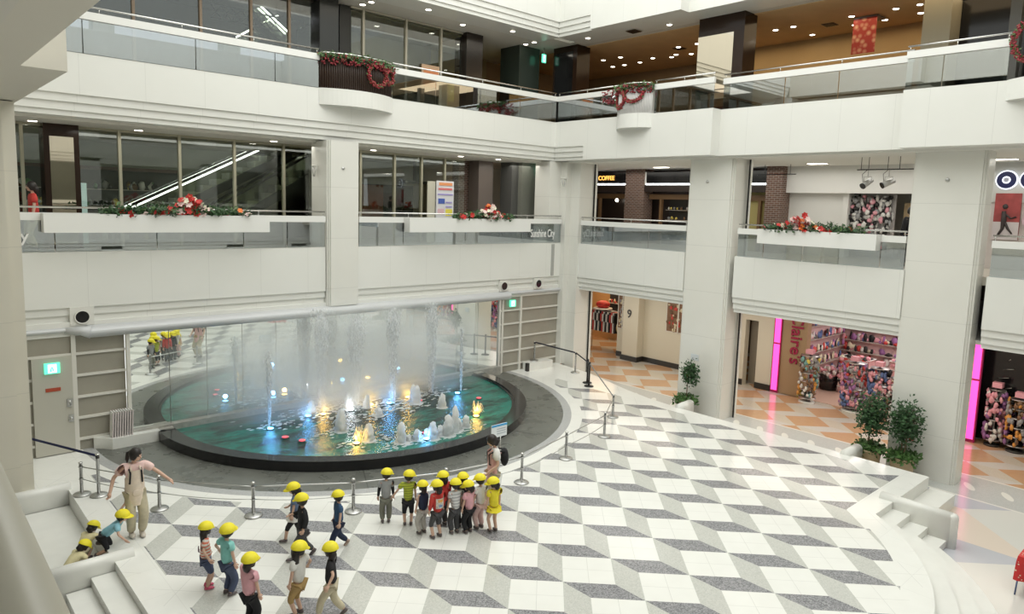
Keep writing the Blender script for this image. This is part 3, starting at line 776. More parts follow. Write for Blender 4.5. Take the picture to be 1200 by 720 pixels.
def blossom(m, c, s, rr, petals=6):
    ax = Vector((rr.uniform(-.6, .2), rr.uniform(-1, -.2), rr.uniform(0, 1))).normalized(); u = ax.orthogonal().normalized(); v = ax.cross(u)
    for k in range(petals):
        a = 2 * PI * k / petals; d = u * math.cos(a) + v * math.sin(a); e = ax.cross(d)
        p = Vector(c); m.add([p, p + d * s * .6 + e * s * .35 + ax * s * .2, p + d * s + ax * s * .1, p + d * s * .6 - e * s * .35 + ax * s * .2], [(0, 1, 2, 3)])
def arrangement(axis, plane, a, b, z, big, label, seed):
    rr = random.Random(seed); P = lambda u, d, zz: (u, plane - d, zz) if axis == 'x' else (plane - d, u, zz)
    t = thing('flower_arrangement', P((a + b) / 2, .15, z), label, 'flowers')
    m = MB(); u = a
    while u < b:
        f = 1 - abs((u - (a + b) / 2) / ((b - a) / 2)); leafball(m, P(u, rr.uniform(.05, .28), z + .06 + .07 * f), .15 + .09 * f, 34, .12, rr, .7); u += .11
    m.build('foliage', LEAF, t)['kind'] = 'stuff'
    m = MB(); u = a
    while u < b: leafball(m, P(u, rr.uniform(.1, .3), z + .10), .16, 8, .12, rr, .8); u += .2
    m.build('pale_foliage', LEAF2, t)['kind'] = 'stuff'
    for nm, mm, n, s, sp in (('red_flowers', RED, 34, .085, .5), ('pink_flowers', PINK, 18, .085, .65), ('cream_flowers', CREAM, 10, .075, .8), ('orange_flowers', ORANGE, 7, .07, .3)):
        m = MB()
        for _ in range(n):
            u = big + rr.gauss(0, .22 * sp * 1.4) if rr.random() < .72 else rr.uniform(a, b)
            near = math.exp(-((u - big) / .32) ** 2)
            blossom(m, P(u, rr.uniform(.15, .36), z + rr.uniform(0.03, .16 + .32 * near)), s * 1.15, rr)
        m.build(nm, mm, t)['kind'] = 'stuff'
arrangement('x', 9.34, -6.3, -3.1, 5.5, -4.55, 'red and pink flower arrangement in the left trough planter', 1)
arrangement('x', 9.34, 3.7, 6.1, 5.5, 5.05, 'white and red flower arrangement on the trough planter above the mirror', 2)
arrangement('y', 9.22, -1.4, 1.2, 5.5, .15, 'red flower garland lying in the trough before the shoe shop', 3)

# ================================================================== LEVEL THREE CURVED PLANTERS
def bulge(axis, plane, a, b, depth, n=20):
    """outline of a shallow bow from a to b standing out of the plane"""
    c = (a + b) / 2; h = (b - a) / 2; R = (h * h + depth * depth) / (2 * depth); out = []
    t0 = math.asin(h / R)
    for i in range(n + 1):
        t = -t0 + 2 * t0 * i / n; out.append((c + R * math.sin(t), R * math.cos(t) - (R - depth)))
    return [(u, plane - d) if axis == 'x' else (plane - d, u) for u, d in out]
def curved(axis, plane, a, b, col, label, seed, wlabel, side):
    e = bulge(axis, plane, a, b, .42); back = [(b, plane + .3), (a, plane + .3)] if axis == 'x' else [(plane + .3, b), (plane + .3, a)]
    m = MB(); m.prism(e + back, 8.62, 9.07); o = struct('balcony_bow', m, WHITE)
    e2 = bulge(axis, plane, a + .04, b - .04, .36)
    cx = sum(p[0] for p in e2) / len(e2); cy = sum(p[1] for p in e2) / len(e2)
    t = thing('curved_planter', (cx, cy, 9.07), label, 'planter')
    bk = [(b - .04, plane + .2), (a + .04, plane + .2)] if axis == 'x' else [(plane + .2, b - .04), (plane + .2, a + .04)]
    m = MB(); m.prism(e2 + bk, 9.07, 9.93); m.build('planter_body', col, t)
    m = MB(); L = len(e2)
    pts = []
    for i in range(L - 1):
        p, q = Vector(e2[i]), Vector(e2[i + 1])
        for k in range(2): pts.append(p.lerp(q, k / 2))
    nrm = Vector((0, -1)) if axis == 'x' else Vector((-1, 0))
    for p in pts:
        p = p + nrm * .012; m.tube((p.x, p.y, 9.09), (p.x, p.y, 9.9), .014, n=6)
    m.build('ribs', mat('rib_' + col.name, tuple(min(1, c * 1.35 + .01) for c in col.node_tree.nodes['Principled BSDF'].inputs['Base Color'].default_value[:3]), .35), t)
    m = MB(); m.path([(x + nrm.x * .03, y + nrm.y * .03, 10.02) for x, y in e2], .022, 8); m.build('rim_rail', CHROME, t)
    rr = random.Random(seed); f = thing('garland', (cx, cy, 9.95), wlabel, 'garland')
    m = MB()
    for x, y in e2: leafball(m, (x, y, 9.93), .15, 34, .10, rr, .8)
    m.build('greenery', LEAF2, f)['kind'] = 'stuff'
    m = MB()
    for x, y in e2: leafball(m, (x, y, 9.88), .16, 20, .09, rr, .8)
    m.build('dark_greenery', LEAF, f)['kind'] = 'stuff'
    m = MB()
    for x, y in e2:
        for _ in range(10): m.ball((x + nrm.x * rr.uniform(0, .12) + rr.uniform(-.08, .08) * abs(nrm.y), y + nrm.y * rr.uniform(0, .12) + rr.uniform(-.08, .08) * abs(nrm.x), 9.83 + rr.uniform(-.12, .14)), rr.uniform(.02, .035), n=6, m=4)
    m.build('red_berries', DRED, f)['kind'] = 'stuff'
    # wreaths: rings hung on the front
    def P(u, dz):  # point on bow front at parameter u 0..1
        i = u * (L - 1); k = min(L - 2, int(i)); q = Vector(e2[k]).lerp(Vector(e2[k + 1]), i - k) + nrm * .07; return (q.x, q.y, 9.78 + dz)
    return P, f
P1, f1 = curved('x', 9.38, -.95, 1.42, BROWN, 'dark brown ribbed curved planter on the level three balcony', 5, 'green and red garland along the top of the brown curved planter', 0)
P2, f2 = curved('y', 8.42, 5.07, 6.53, mat('pale_ribbed', (.62, .61, .60), .4), 'pale ribbed curved planter on level three beside the hall corner', 6, 'green and red garland over the pale curved planter', 1)
def wreath(P, u0, z0, ru, rz, label, seed, arc=(0, 2 * PI)):
    rr = random.Random(seed); c = P(u0, z0); t = thing('wreath', c, label, 'wreath')
    m = MB(); m2 = MB(); N = 60
    for i in range(N):
        a = arc[0] + (arc[1] - arc[0]) * i / N; p = P(min(.99, max(0.01, u0 + ru * math.cos(a))), z0 + rz * math.sin(a))
        leafball(m, p, .05, 5, .07, rr, 1)
        for _ in range(5): m2.ball((p[0] + rr.uniform(-.045, .045), p[1] + rr.uniform(-.045, .045), p[2] + rr.uniform(-.05, .05)), rr.uniform(.016, .03), n=6, m=4)
    m.build('sprigs', LEAF2, t); m2.build('red_berries', mat('bright_berry', (.36, .04, .05), .45, var=.4, vs=12), t)['kind'] = 'stuff'
wreath(P1, .69, -.2, .14, .30, 'red berry wreath hanging on the brown curved planter', 7)
wreath(P1, .91, -.16, .085, .2, 'smaller loop of red berries at the right end of the brown planter', 8)
wreath(P2, .75, -.2, .17, .30, 'red berry wreath hanging on the pale curved planter', 9)
wreath(P2, .38, -.02, .22, .32, 'drooping red swag right of the wreath on the pale planter', 10, (PI, 2 * PI))
m = MB(); rr = random.Random(4); t = thing('berry_drape', (8.35, 6.9, 9.9), 'red berry drape over the rail left of the pale curved planter', 'garland')
for i in range(60): m.ball((8.33 + rr.uniform(-.06, .04), 6.62 + rr.random() * .5, 9.95 - rr.random() * .45), rr.uniform(.02, .035), n=6, m=4)
m.build('berries', DRED, t)
t = thing('wreath', (8.34, -4.9, 9.85), 'dark red wreath at the top right edge of the photo', 'wreath'); m = MB(); m2 = MB()
for i in range(70):
    a = 2 * PI * i / 70; p = (8.32, -4.88 + .3 * math.cos(a), 9.85 + .4 * math.sin(a)); leafball(m, p, .07, 5, .08, rr, 1)
    for _ in range(4): m2.ball((p[0] - rr.uniform(0, .05), p[1] + rr.uniform(-.06, .06), p[2] + rr.uniform(-.06, .06)), rr.uniform(.02, .03), n=6, m=4)
m.build('sprigs', LEAF2, t); m2.build('red_berries', DRED, t)['kind'] = 'stuff'
e = bulge('y', 8.42, -6.5, -4.5, .42); m = MB(); m.prism(e + [(8.7, -4.5), (8.7, -6.5)], 8.62, 9.07); struct('balcony_bow', m, WHITE)
# ================================================================== LEVEL TWO, FOUNTAIN SIDE INTERIOR
def wallbox(name, x0, x1, y0, y1, z0, z1, m):
    b = MB(); b.box(x0, x1, y0, y1, z0, z1); return struct(name, b, m)
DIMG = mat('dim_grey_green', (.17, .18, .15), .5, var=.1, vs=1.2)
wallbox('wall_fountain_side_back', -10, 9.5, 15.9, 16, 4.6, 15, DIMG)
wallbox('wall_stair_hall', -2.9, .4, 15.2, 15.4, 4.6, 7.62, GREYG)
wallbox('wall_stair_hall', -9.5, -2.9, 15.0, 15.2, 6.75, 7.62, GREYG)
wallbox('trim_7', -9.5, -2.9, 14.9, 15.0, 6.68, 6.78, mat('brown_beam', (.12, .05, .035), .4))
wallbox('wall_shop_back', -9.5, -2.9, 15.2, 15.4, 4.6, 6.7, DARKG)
def storefront(x0, xs, x1, y, z0, z1, label, mm=MULL):
    t = thing('glass_storefront', ((x0 + x1) / 2, y, z0), label, 'shop window')
    e = [x0] + list(xs) + [x1]
    for a, b in zip(e[:-1], e[1:]): MB().box(a + .03, b - .03, y, y + .015, z0 + .02, z1 - .06).build('glass_pane', SHOPG, t)
    for a in xs: MB().box(a - .035, a + .035, y - .06, y + .05, z0, z1).build('mullion', mm, t)
    MB().box(x0, x1, y - .04, y + .04, z1 - .06, z1).build('head_rail', mm, t)
storefront(-9.4, [-7.55, -5.46, -4.0, -2.52, -1.05], .15, 11.5, 4.6, 7.62, 'tall olive framed glass storefront on level two before the escalators')
storefront(.9, [1.55, 2.85, 3.95, 4.95], 5.9, 11.5, 4.6, 7.62, 'olive framed glass storefront on level two behind the poster board')
wallbox('wall_column_grey', .05, .55, 11.4, 12.1, 4.6, 7.62, mat('grey_column', (.16, .155, .145), .4))
def mirror_column(loc, wx, wy, z0, z1, label, panel, faces='y'):
    x, y = loc; t = thing('clad_column', (x + wx / 2, y + wy / 2, z0), label, 'column')
    MB().box(x, x + wx, y, y + wy, z0, z1).build('cladding', BROWN, t)
    if faces == 'y': MB().box(x + .12, x + wx - .12, y - .012, y, z0 + .1, z1 - panel).build('mirror_inset', BRONZE, t)
    else: MB().box(x - .012, x, y + .1, y + wy - .14, z0 + .1, z1 - panel).build('mirror_inset', BRONZE, t)
    return t
mirror_column((-7.15, 11.2), .74, .6, 4.6, 7.62, 'brown framed column with mirror inset on level two at far left', .3)
def escalator(p0, p1, width, label, lit=True):
    """inclined escalator from p0 (low) to p1 (high), along x"""
    x0, y, z0 = p0; x1, _, z1 = p1; t = thing('escalator', p0, label, 'escalator')
    def band(m, dy0, dy1, h0, h1): m.add([(x0, y + dy0, z0 + h0), (x1, y + dy0, z1 + h0), (x1, y + dy0, z1 + h1), (x0, y + dy0, z0 + h1), (x0, y + dy1, z0 + h0), (x1, y + dy1, z1 + h0), (x1, y + dy1, z1 + h1), (x0, y + dy1, z0 + h1)], [(0, 1, 2, 3), (7, 6, 5, 4), (0, 4, 5, 1), (3, 2, 6, 7), (0, 3, 7, 4), (1, 5, 6, 2)]); return m
    band(MB(), 0, width, -.3, 0).build('truss', mat('escalator_truss', (.03, .032, .032), .4), t)
    n = int(abs(x1 - x0) / .4); m = MB()
    for i in range(n):
        f = i / n; m.box(x0 + (x1 - x0) * f, x0 + (x1 - x0) * (f + 1 / n), y + .12, y + width - .12, z0 + (z1 - z0) * f - .05, z0 + (z1 - z0) * (f + .8 / n) + .02)
    m.build('step_band', STEEL, t)
    for d in (0, width - .05):
        band(MB(), d, d + .03, .0, .55).build('glass_side', SHOPG, t)
        band(MB(), d - .02, d + .06, .55, .62).build('handrail', BLACK, t)
        if lit: band(MB(), d - .025, d, .47, .52).build('strip_light', TUBEL, t)
    return t
escalator((-4.7, 13.6, 5.1), (.2, 13.6, 7.6), .9, 'escalator with lit handrails rising right behind the level two glass')
escalator((-3.1, 12.3, 4.9), (.4, 12.3, 6.95), .8, 'dark sided escalator below the lit one on level two', False)
escalator((.5, 14.6, 6.9), (-1.0, 14.6, 7.9), .4, 'crossing escalator descending behind the lit level two one')
# dim shop goods behind glass, left
rr = random.Random(21)
def goods_wall(name, label, axis, plane, a, b, z0, z1, cols, n, cat='display', bb=None, s=(.08, .22), es=0., depth=.25, rows=0):
    loc = ((a + b) / 2, plane, z0) if axis == 'x' else (plane, (a + b) / 2, z0)
    t = thing(name, loc, label, cat)
    m = MB()
    if axis == 'x': m.box(a, b, plane, plane + .04, z0, z1)
    else: m.box(plane, plane + .04, a, b, z0, z1)
    m.build('backboard', bb or DARKG, t)
    if rows:
        m = MB()
        for k in range(rows):
            z = z0 + (z1 - z0) * (k + .02) / rows
            if axis == 'x': m.box(a, b, plane - depth, plane, z - .02, z)
            else: m.box(plane - depth, plane, a, b, z - .02, z)
        m.build('shelf', mat('shelf_board', (.5, .45, .4), .5), t)
    per = {}
    for i in range(n):
        c = rr.choice(cols); mb_ = per.setdefault(c, MB()); u = rr.uniform(a, b - s[1] * .5); w = rr.uniform(*s); h = rr.uniform(*s) * 1.2
        if rows: k = rr.randrange(rows); z = z0 + (z1 - z0) * (k + .03) / rows; h = min(h, (z1 - z0) / rows * .85)
        else: z = rr.uniform(z0, z1 - h)
        d = rr.uniform(.04, depth)
        if axis == 'x': mb_.ball((u + w / 2, plane - d, z + h / 2), .5, (w, .08, h), 6, 5, jit=.25)
        else: mb_.ball((plane - d, u + w / 2, z + h / 2), .5, (.08, w, h), 6, 5, jit=.25)
    for c, mb_ in per.items():
        o = mb_.build(c[0] + '_goods', mat('goods_' + c[0], c[1], .5), t); o['kind'] = 'stuff'
    return t
C_ = {k: (k, v) for k, v in dict(white=(.75, .74, .72), pink=(.8, .38, .45), red=(.6, .07, .06), orange=(.75, .35, .08), yellow=(.75, .6, .12), blue=(.10, .16, .35), grey=(.35, .35, .36), black=(.02, .02, .02), brown=(.2, .11, .06), teal=(.2, .42, .42), purple=(.35, .16, .38), green=(.12, .3, .12), cream=(.75, .68, .5)).items()}
goods_wall('shop_shelf', 'dim shelf of shop goods behind the level two glass at left', 'x', 14.8, -7.3, -3.0, 4.6, 6.6, [C_['brown'], C_['grey'], C_['white'], C_['black'], C_['yellow'], C_['green']], 110, rows=4)
MB().box(-6.55, -5.9, 13.2, 13.3, 4.6, 6.25).build('lit_shop_panel', mat('cool_lit_panel', (.6, .75, .78), .5, emit=(.5, .68, .72), es=.5))
tag(bpy.data.objects['lit_shop_panel'], 'pale blue lit panel inside the left level two shop', 'display panel')
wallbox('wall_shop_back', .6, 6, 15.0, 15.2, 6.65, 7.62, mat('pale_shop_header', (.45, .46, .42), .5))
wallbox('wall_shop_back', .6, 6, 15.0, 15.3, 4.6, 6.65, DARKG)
wallbox('wall_shop_back', 2.6, 4.1, 14.2, 14.4, 4.6, 6.6, mat('rust_panel', (.20, .075, .045), .5))
goods_wall('shop_shelf', 'dark clothes rack behind glass right of the fountain side pillar', 'x', 14.0, .9, 2.4, 4.6, 6.4, [C_['blue'], C_['grey'], C_['black']], 40, s=(.1, .4))
# poster board by the storefront
t = thing('poster_board', (4.75, 11.25, 4.6), 'tall white poster board with coloured text rows on level two', 'notice board')
MB().box(4.45, 5.2, 11.25, 11.3, 4.6, 6.78).build('board', mat('poster_white', (.78, .78, .82), .5), t)
m = MB()
m.box(4.1, 4.42, 11.3, 11.34, 4.6, 6.75); m.build('side_panel', mat('cream_panel', (.62, .60, .50), .5), t)
for nm, c, z, x0, x1, h in (('orange_heading', (.85, .35, .15), 6.62, 4.55, 5.12, .1), ('red_heading', (.75, .2, .2), 6.46, 4.52, 5.12, .07), ('violet_line', (.4, .35, .7), 6.28, 4.5, 5.15, .05), ('blue_picture', (.08, .14, .5), 5.98, 4.52, 4.8, .18), ('violet_line', (.4, .35, .7), 6.0, 4.85, 5.12, .05), ('violet_line', (.4, .35, .7), 5.85, 4.85, 5.12, .05), ('pink_picture', (.8, .55, .6), 5.6, 4.5, 4.78, .2), ('yellow_picture', (.85, .75, .1), 5.55, 4.85, 5.14, .24), ('pink_picture', (.8, .6, .65), 5.25, 4.5, 5.14, .16)):
    MB().box(x0, x1, 11.235, 11.25, z, z + h).build(nm, mat(nm, c, .5), t)
t = thing('sign_column', (4.3, 11.9, 4.6), 'black hanging fixture seen behind the poster board', 'fixture')
MB().box(4.22, 4.42, 12.2, 12.4, 6.72, 7.45).build('black_post', BLACK, t); MB().box(3.8, 5.0, 12.2, 12.35, 6.66, 6.76).build('cross_bar', BLACK, t)
# brick pier, dark columns and passage near the corner on level two
def brickmat():
    m, t, b = newmat('brown_brick'); n = t.nodes.new('ShaderNodeTexBrick'); g = t.nodes.new('ShaderNodeNewGeometry'); s = t.nodes.new('ShaderNodeSeparateXYZ'); c = t.nodes.new('ShaderNodeCombineXYZ')
    t.links.new(g.outputs['Position'], s.inputs[0]); E.T = t; a = E(s.outputs[0]) + E(s.outputs[1]); t.links.new(a.v, c.inputs[0]); t.links.new(s.outputs[2], c.inputs[1]); t.links.new(c.outputs[0], n.inputs['Vector'])
    n.inputs['Scale'].default_value = 1; n.inputs['Brick Width'].default_value = .2; n.inputs['Row Height'].default_value = .07; n.inputs['Mortar Size'].default_value = .008
    n.inputs['Color1'].default_value = (.11, .06, .045, 1); n.inputs['Color2'].default_value = (.17, .09, .065, 1); n.inputs['Mortar'].default_value = (.34, .30, .27, 1)
    t.links.new(n.outputs[0], b.inputs['Base Color']); b.inputs['Roughness'].default_value = .8; return m
BRICK = brickmat()
wallbox('pier_brick', 6.15, 6.8, 12.2, 12.6, 4.6, 7.62, BRICK)
wallbox('pillar_dark', 6.55, 7.25, 11.5, 12.1, 4.6, 7.62, mat('taupe_column', (.16, .13, .115), .3))
t = thing('clad_column', (8.3, 11.2, 4.6), 'wide grey green clad column beside the passage on level two', 'column')
MB().box(8.05, 9.35, 10.75, 11.6, 4.6, 7.62).build('cladding', mat('green_grey_cladding', (.20, .205, .175), .3), t)
MB().box(7.72, 8.05, 10.95, 11.6, 4.6, 7.62).build('dark_side', mat('dark_grey_cladding', (.10, .10, .095), .3), t)
wallbox('wall_passage_back', 6, 13, 15.2, 15.4, 4.6, 7.62, mat('dim_cream', (.38, .36, .30), .6))
t = thing('shop_sign', (8.5, 14.0, 6.5), 'amber lit shop sign in the passage between the dark columns', 'sign')
MB().box(7.95, 8.9, 14.0, 14.1, 6.55, 6.8).build('sign_box', mat('amber_sign', (.8, .4, .08), .4, emit=(1, .45, .08), es=1.2), t)
MB().box(8.2, 8.8, 14.05, 14.15, 4.6, 6.5).build('dark_doorway', BLACK, t)
goods_wall('flower_display', 'pale flower display behind glass left of the brick pier', 'x', 12.6, 5.25, 5.9, 4.6, 6.6, [C_['white'], C_['grey'], C_['pink']], 26, s=(.05, .14))
exit_sign((8.98, 10.6, 7.38), 'y', 'green exit sign hanging at the level two corner by the dark column', .16, .3)
wallbox('wall_corner_link', 9.35, 9.9, 10.7, 11.4, 4.6, 7.62, mat('dark_link', (.09, .06, .045), .5))
# ================================================================== LEVEL TWO, SHOP SIDE (coffee shop, shoe shop)
SX = 13.3
WOOD = mat('warm_wood', (.20, .115, .055), .4); DKB = mat('espresso_wall', (.022, .013, .01), .4)
wallbox('wall_coffee_shop', SX + .5, SX + .7, 2.9, 15, 4.6, 7.62, DKB)
def facade(y0, y1, posts):
    wallbox('wall_coffee_front', SX, SX + .1, y0, y1, 6.42, 6.62, WOOD)
    for p in posts: wallbox('trim_8', SX - .03, SX + .1, p - .05, p + .05, 4.6, 6.45, WOOD)
facade(9.75, 12.2, (11.35, 9.85)); facade(3.6, 8.7, (8.1, 5.6, 3.8))
def board(y0, y1, label, txt=None):
    t = thing('sign_board', (SX - .25, (y0 + y1) / 2, 7.0), label, 'sign board')
    MB().box(SX - .25, SX, y0, y1, 7.06, 7.5).build('board', BLACK, t)
    MB().box(SX - .27, SX, y0, y1, 6.98, 7.04).build('under_light', TUBEL, t)
    MB().box(SX - .3, SX, y0, y1, 6.72, 6.98).build('dark_soffit', DKB, t)
    MB().box(SX - .28, SX - .25, y1 - .03, y1 + .1, 6.98, 7.5).build('end_cap', WHITEP, t)
    return t
b1 = board(9.75, 12.2, 'black shop sign board with amber letters near the hall corner'); b2 = board(6.2, 8.72, 'plain black sign board right of the brick pier'); b3 = board(3.45, 5.0, 'short black sign board left of the second brick pier')
def text(s, size, loc, right, up, m, name, parent=None, ext=.01, label=None, cat='lettering', align='LEFT', sx=1.):
    c = bpy.data.curves.new(name, 'FONT'); c.body = s; c.size = size; c.extrude = ext; c.align_x = align; c.offset = size * .012
    o = bpy.data.objects.new(name, c); COL.objects.link(o)
    R = Vector(right).normalized(); U = Vector(up).normalized(); N = R.cross(U)
    dg = bpy.context.evaluated_depsgraph_get(); me = bpy.data.meshes.new_from_object(o.evaluated_get(dg)); bpy.data.objects.remove(o)
    og = Vector(ORI[parent.name]) if parent is not None else Vector(loc)
    for v in me.vertices:
        p = Vector(loc) + R * v.co.x * sx + U * v.co.y + N * v.co.z; v.co = p - og
    me.materials.clear(); me.materials.append(m)
    ob = bpy.data.objects.new(name, me); COL.objects.link(ob)
    if parent is not None: ob.parent = parent
    else: ob.location = og
    ORI[ob.name] = og
    if label: tag(ob, label, cat)
    return ob
AMB = mat('amber_letters', (1, .5, .1), .4, emit=(1, .5, .1), es=1.6)
text('COFFEE', .26, (SX - .27, 11.25, 7.19), (0, -1, 0), (0, 0, 1), AMB, 'amber_lettering', b1, sx=1.0)
wallbox('pier_brick', SX - .3, SX + .3, 8.75, 9.72, 4.6, 7.62, BRICK)
wallbox('pier_brick', SX - .3, SX + .3, 2.85, 3.45, 4.6, 7.62, BRICK)
wallbox('wall_coffee_yellow', SX + .1, SX + .3, 3.45, 4.6, 4.6, 6.9, mat('olive_yellow_wall', (.42, .36, .14), .6))
goods_wall('bottle_shelf', 'dim shelf of glasses and bottles in the coffee shop window', 'y', SX + .45, 5.7, 8.0, 4.8, 6.4, [C_['grey'], C_['brown'], C_['yellow'], C_['white'], C_['black']], 60, rows=4, s=(.05, .13))
t = thing('lit_menu_sign', (SX + .1, 6.6, 5.5), 'small glowing amber menu sign in the coffee shop window', 'sign'); MB().box(SX + .02, SX + .06, 6.42, 6.72, 5.62, 6.42).build('sign_face', mat('menu_glow', (1, .6, .2), .4, emit=(1, .55, .18), es=2.2), t)
MB().box(SX, SX + .02, 6.44, 6.7, 6.02, 6.2).build('pale_badge', mat('menu_badge', (.95, .8, .6), .4, emit=(1, .8, .6), es=1.5), t)
for y, z, c in ((10.55, 6.35, 'pink lit globe lamp in the dark coffee shop doorway'), (10.0, 6.5, 'small white pendant lamp in the coffee shop doorway')):
    t = thing('pendant_lamp', (SX + .2, y, z), c, 'lamp'); m = MB(); m.ball((SX + .2, y, z), .07); m.build('globe', LAMP, t); m = MB(); m.tube((SX + .2, y, z + .06), (SX + .2, y, 7.6), .008); m.build('cord', BLACK, t)
SHOEW = mat('shoe_shop_white', (.80, .80, .78), .5)
wallbox('wall_shoe_shop', SX, SX + .3, -2.6, 2.85, 6.72, 7.62, SHOEW)
wallbox('wall_shoe_shop', SX + .3, SX + .5, .9, 2.85, 4.6, 6.72, SHOEW)
wallbox('wall_shoe_shop', SX + 1.6, SX + 1.8, -3.2, .95, 4.6, 7.6, mat('shoe_shop_back', (.5, .48, .44), .5))
wallbox('trim_9', SX + .2, SX + .6, .78, .95, 4.6, 6.72, SHOEW)
goods_wall('shoe_display', 'crowded display of white and dark shoes and bags on the shoe shop wall', 'y', SX + .6, -.55, .8, 4.8, 6.70, [C_['white'], C_['white'], C_['pink'], C_['black'], C_['black'], C_['grey'], C_['white']], 330, s=(.07, .19), bb=mat('pale_backboard', (.6, .57, .57), .5))
t = thing('tan_partition', (SX + .9, -1.1, 4.6), 'tan free standing panel inside the shoe shop', 'partition'); MB().box(SX + .9, SX + 1.0, -1.6, -.7, 4.6, 6.45).build('panel', mat('tan_board', (.50, .37, .22), .5), t)
# spotlights on a track
def spotlight(x, y, z, label, ang):
    t = thing('spotlight', (x, y, z), label, 'spotlight', 'silver spotlights on level two')
    d = Vector((-.75, .35 if ang else .8, -.55)).normalized(); c = Vector((x, y, z - .28))
    m = MB(); m.path([c - d * .16, c + d * .17], [.075, .085], 14); m.build('barrel', STEEL, t)
    m = MB(); m.path([c + d * .17, c + d * .2], [.09, .09], 14); m.build('bezel', BLACK, t)
    m = MB(); m.tube((x, y, z + .1), (x, y, z - .12), .012); m.path([c + Vector((0, .1, 0)), Vector((x, y + .1, z - .12)), Vector((x, y - .1, z - .12)), c - Vector((0, .1, 0))], .012, 6); m.build('yoke', STEEL, t)
    m = MB(); m.path([(x, y, z + .1), (x + .02, y + .16, z - .05), (x, y + .12, z - .3)], .008, 5); m.build('cable', BLACK, t)
p1_ = onx(1016, 190, 9.9)
t = thing('lighting_track', (10.2, -1.3, 7.3), 'thin black lighting track hanging over the level two rail', 'track')
m = MB(); m.box(10.18, 10.22, -2.2, -.75, 7.26, 7.29); m.build('track_bar', BLACK, t)
for y in (-1.05, -1.55, -1.85, -.85): MB().tube((10.2, y, 7.28), (10.2, y, 7.62), .008, n=6).build('hanger', BLACK, t)
spotlight(10.2, -1.05, 7.2, 'silver spotlight, left of the two over the shoe shop rail', 1); spotlight(10.2, -1.6, 7.2, 'silver spotlight with dark lens, right of the two over the shoe shop rail', 0)
t = thing('lighting_track', (12.2, 2.6, 7.3), 'thin black lighting track near the second brick pier', 'track')
MB().box(12.18, 12.22, 2.0, 3.4, 7.28, 7.31).build('track_bar', BLACK, t)
for y in (2.2, 3.1): MB().tube((12.2, y, 7.3), (12.2, y, 7.62), .008, n=6).build('hanger', BLACK, t)
# far right shop with round sign
wallbox('wall_far_shop', SX, SX + .2, -8, -3.0, 6.5, 7.62, mat('pale_grey_header', (.56, .57, .55), .5))
wallbox('wall_far_shop', SX + .05, SX + .2, -8, -2.9, 4.6, 6.5, mat('far_shop_wall', (.62, .57, .55), .5))
NAVY = mat('navy_paint', (.01, .015, .09), .3); GLW = mat('sign_white_glow', (.9, .92, 1), .4, emit=(.85, .9, 1), es=1.1)
def disc(m, x, y, z, r, d, n=28):
    v = [(x, y + r * math.cos(2 * PI * i / n), z + r * math.sin(2 * PI * i / n)) for i in range(n)]
    return m.add(v + [(x - d, b, c) for _, b, c in v], [tuple(range(n, 2 * n))] + [(i, (i + 1) % n, n + (i + 1) % n, n + i) for i in range(n)])
for y, lb in ((-3.6, 'round navy and white ring letter on the far right shop header'), (-4.16, 'second navy ring letter cut by the photo edge')):
    t = thing('ring_letter', (SX - .1, y, 7.15), lb, 'sign')
    disc(MB(), SX, y, 7.12, .265, .05).build('outer_glow', GLW, t); disc(MB(), SX - .05, y, 7.12, .235, .02).build('navy_disc', NAVY, t)
    disc(MB(), SX - .07, y, 7.12, .10, .01).build('white_ring', GLW, t); disc(MB(), SX - .08, y, 7.12, .065, .01).build('grey_centre', mat('sign_grey', (.4, .42, .5), .4), t)
t = thing('wall_poster', (SX, -3.6, 5.5), 'maroon poster with a dark leaping figure on the far right shop', 'poster')
MB().box(SX - .03, SX + .04, -4.0, -3.38, 5.45, 6.75).build('poster_sheet', mat('maroon_poster', (.33, .06, .06), .5, var=.3, vs=4), t)
MB().box(SX - .04, SX - .03, -4.0, -3.38, 5.45, 5.95).build('pale_ground', mat('poster_pale', (.6, .55, .56), .5), t)
m = MB(); m.path([(SX - .05, -3.52, 5.55), (SX - .05, -3.62, 5.75), (SX - .05, -3.64, 6.0), (SX - .05, -3.62, 6.25)], [.03, .04, .07, .05], 6); m.path([(SX - .05, -3.66, 5.95), (SX - .05, -3.76, 5.75), (SX - .05, -3.86, 5.62)], [.04, .03, .02], 6); m.path([(SX - .05, -3.62, 6.2), (SX - .05, -3.8, 6.05), (SX - .05, -3.92, 6.1)], [.04, .025, .02], 6); m.ball((SX - .05, -3.64, 6.38), .07, (.4, 1, 1)); m.build('leaping_figure', mat('poster_figure', (.04, .03, .03), .6), t)
m = MB(); disc(m, SX + .0, -4.25, 6.0, .2, .03); tag(m.build('pale_round_notice', mat('notice_pale', (.6, .45, .5), .5)), 'pale pink round notice beside the maroon poster', 'notice')
# linear ceiling lights
def celight(x, y, z, sx, sy, label, group):
    t = thing('ceiling_light', (x, y, z), label, 'ceiling light', group)
    MB().box(x - sx / 2 - .03, x + sx / 2 + .03, y - sy / 2 - .03, y + sy / 2 + .03, z - .015, z + .01).build('frame', TRIMW, t)
    MB().box(x - sx / 2, x + sx / 2, y - sy / 2, y + sy / 2, z - .022, z - .014).build('diffuser', LAMP, t)
for (x, y), lb in zip(((12.1, 7.3), (12.12, 1.28), (12.11, -3.77), (11.98, 11.0)), ('before the coffee shop', 'before the shoe shop', 'at the far right', 'near the hall corner')):
    celight(x, y, 7.62, .25, .55, 'flat white ceiling light on level two %s' % lb, 'level two ceiling lights')
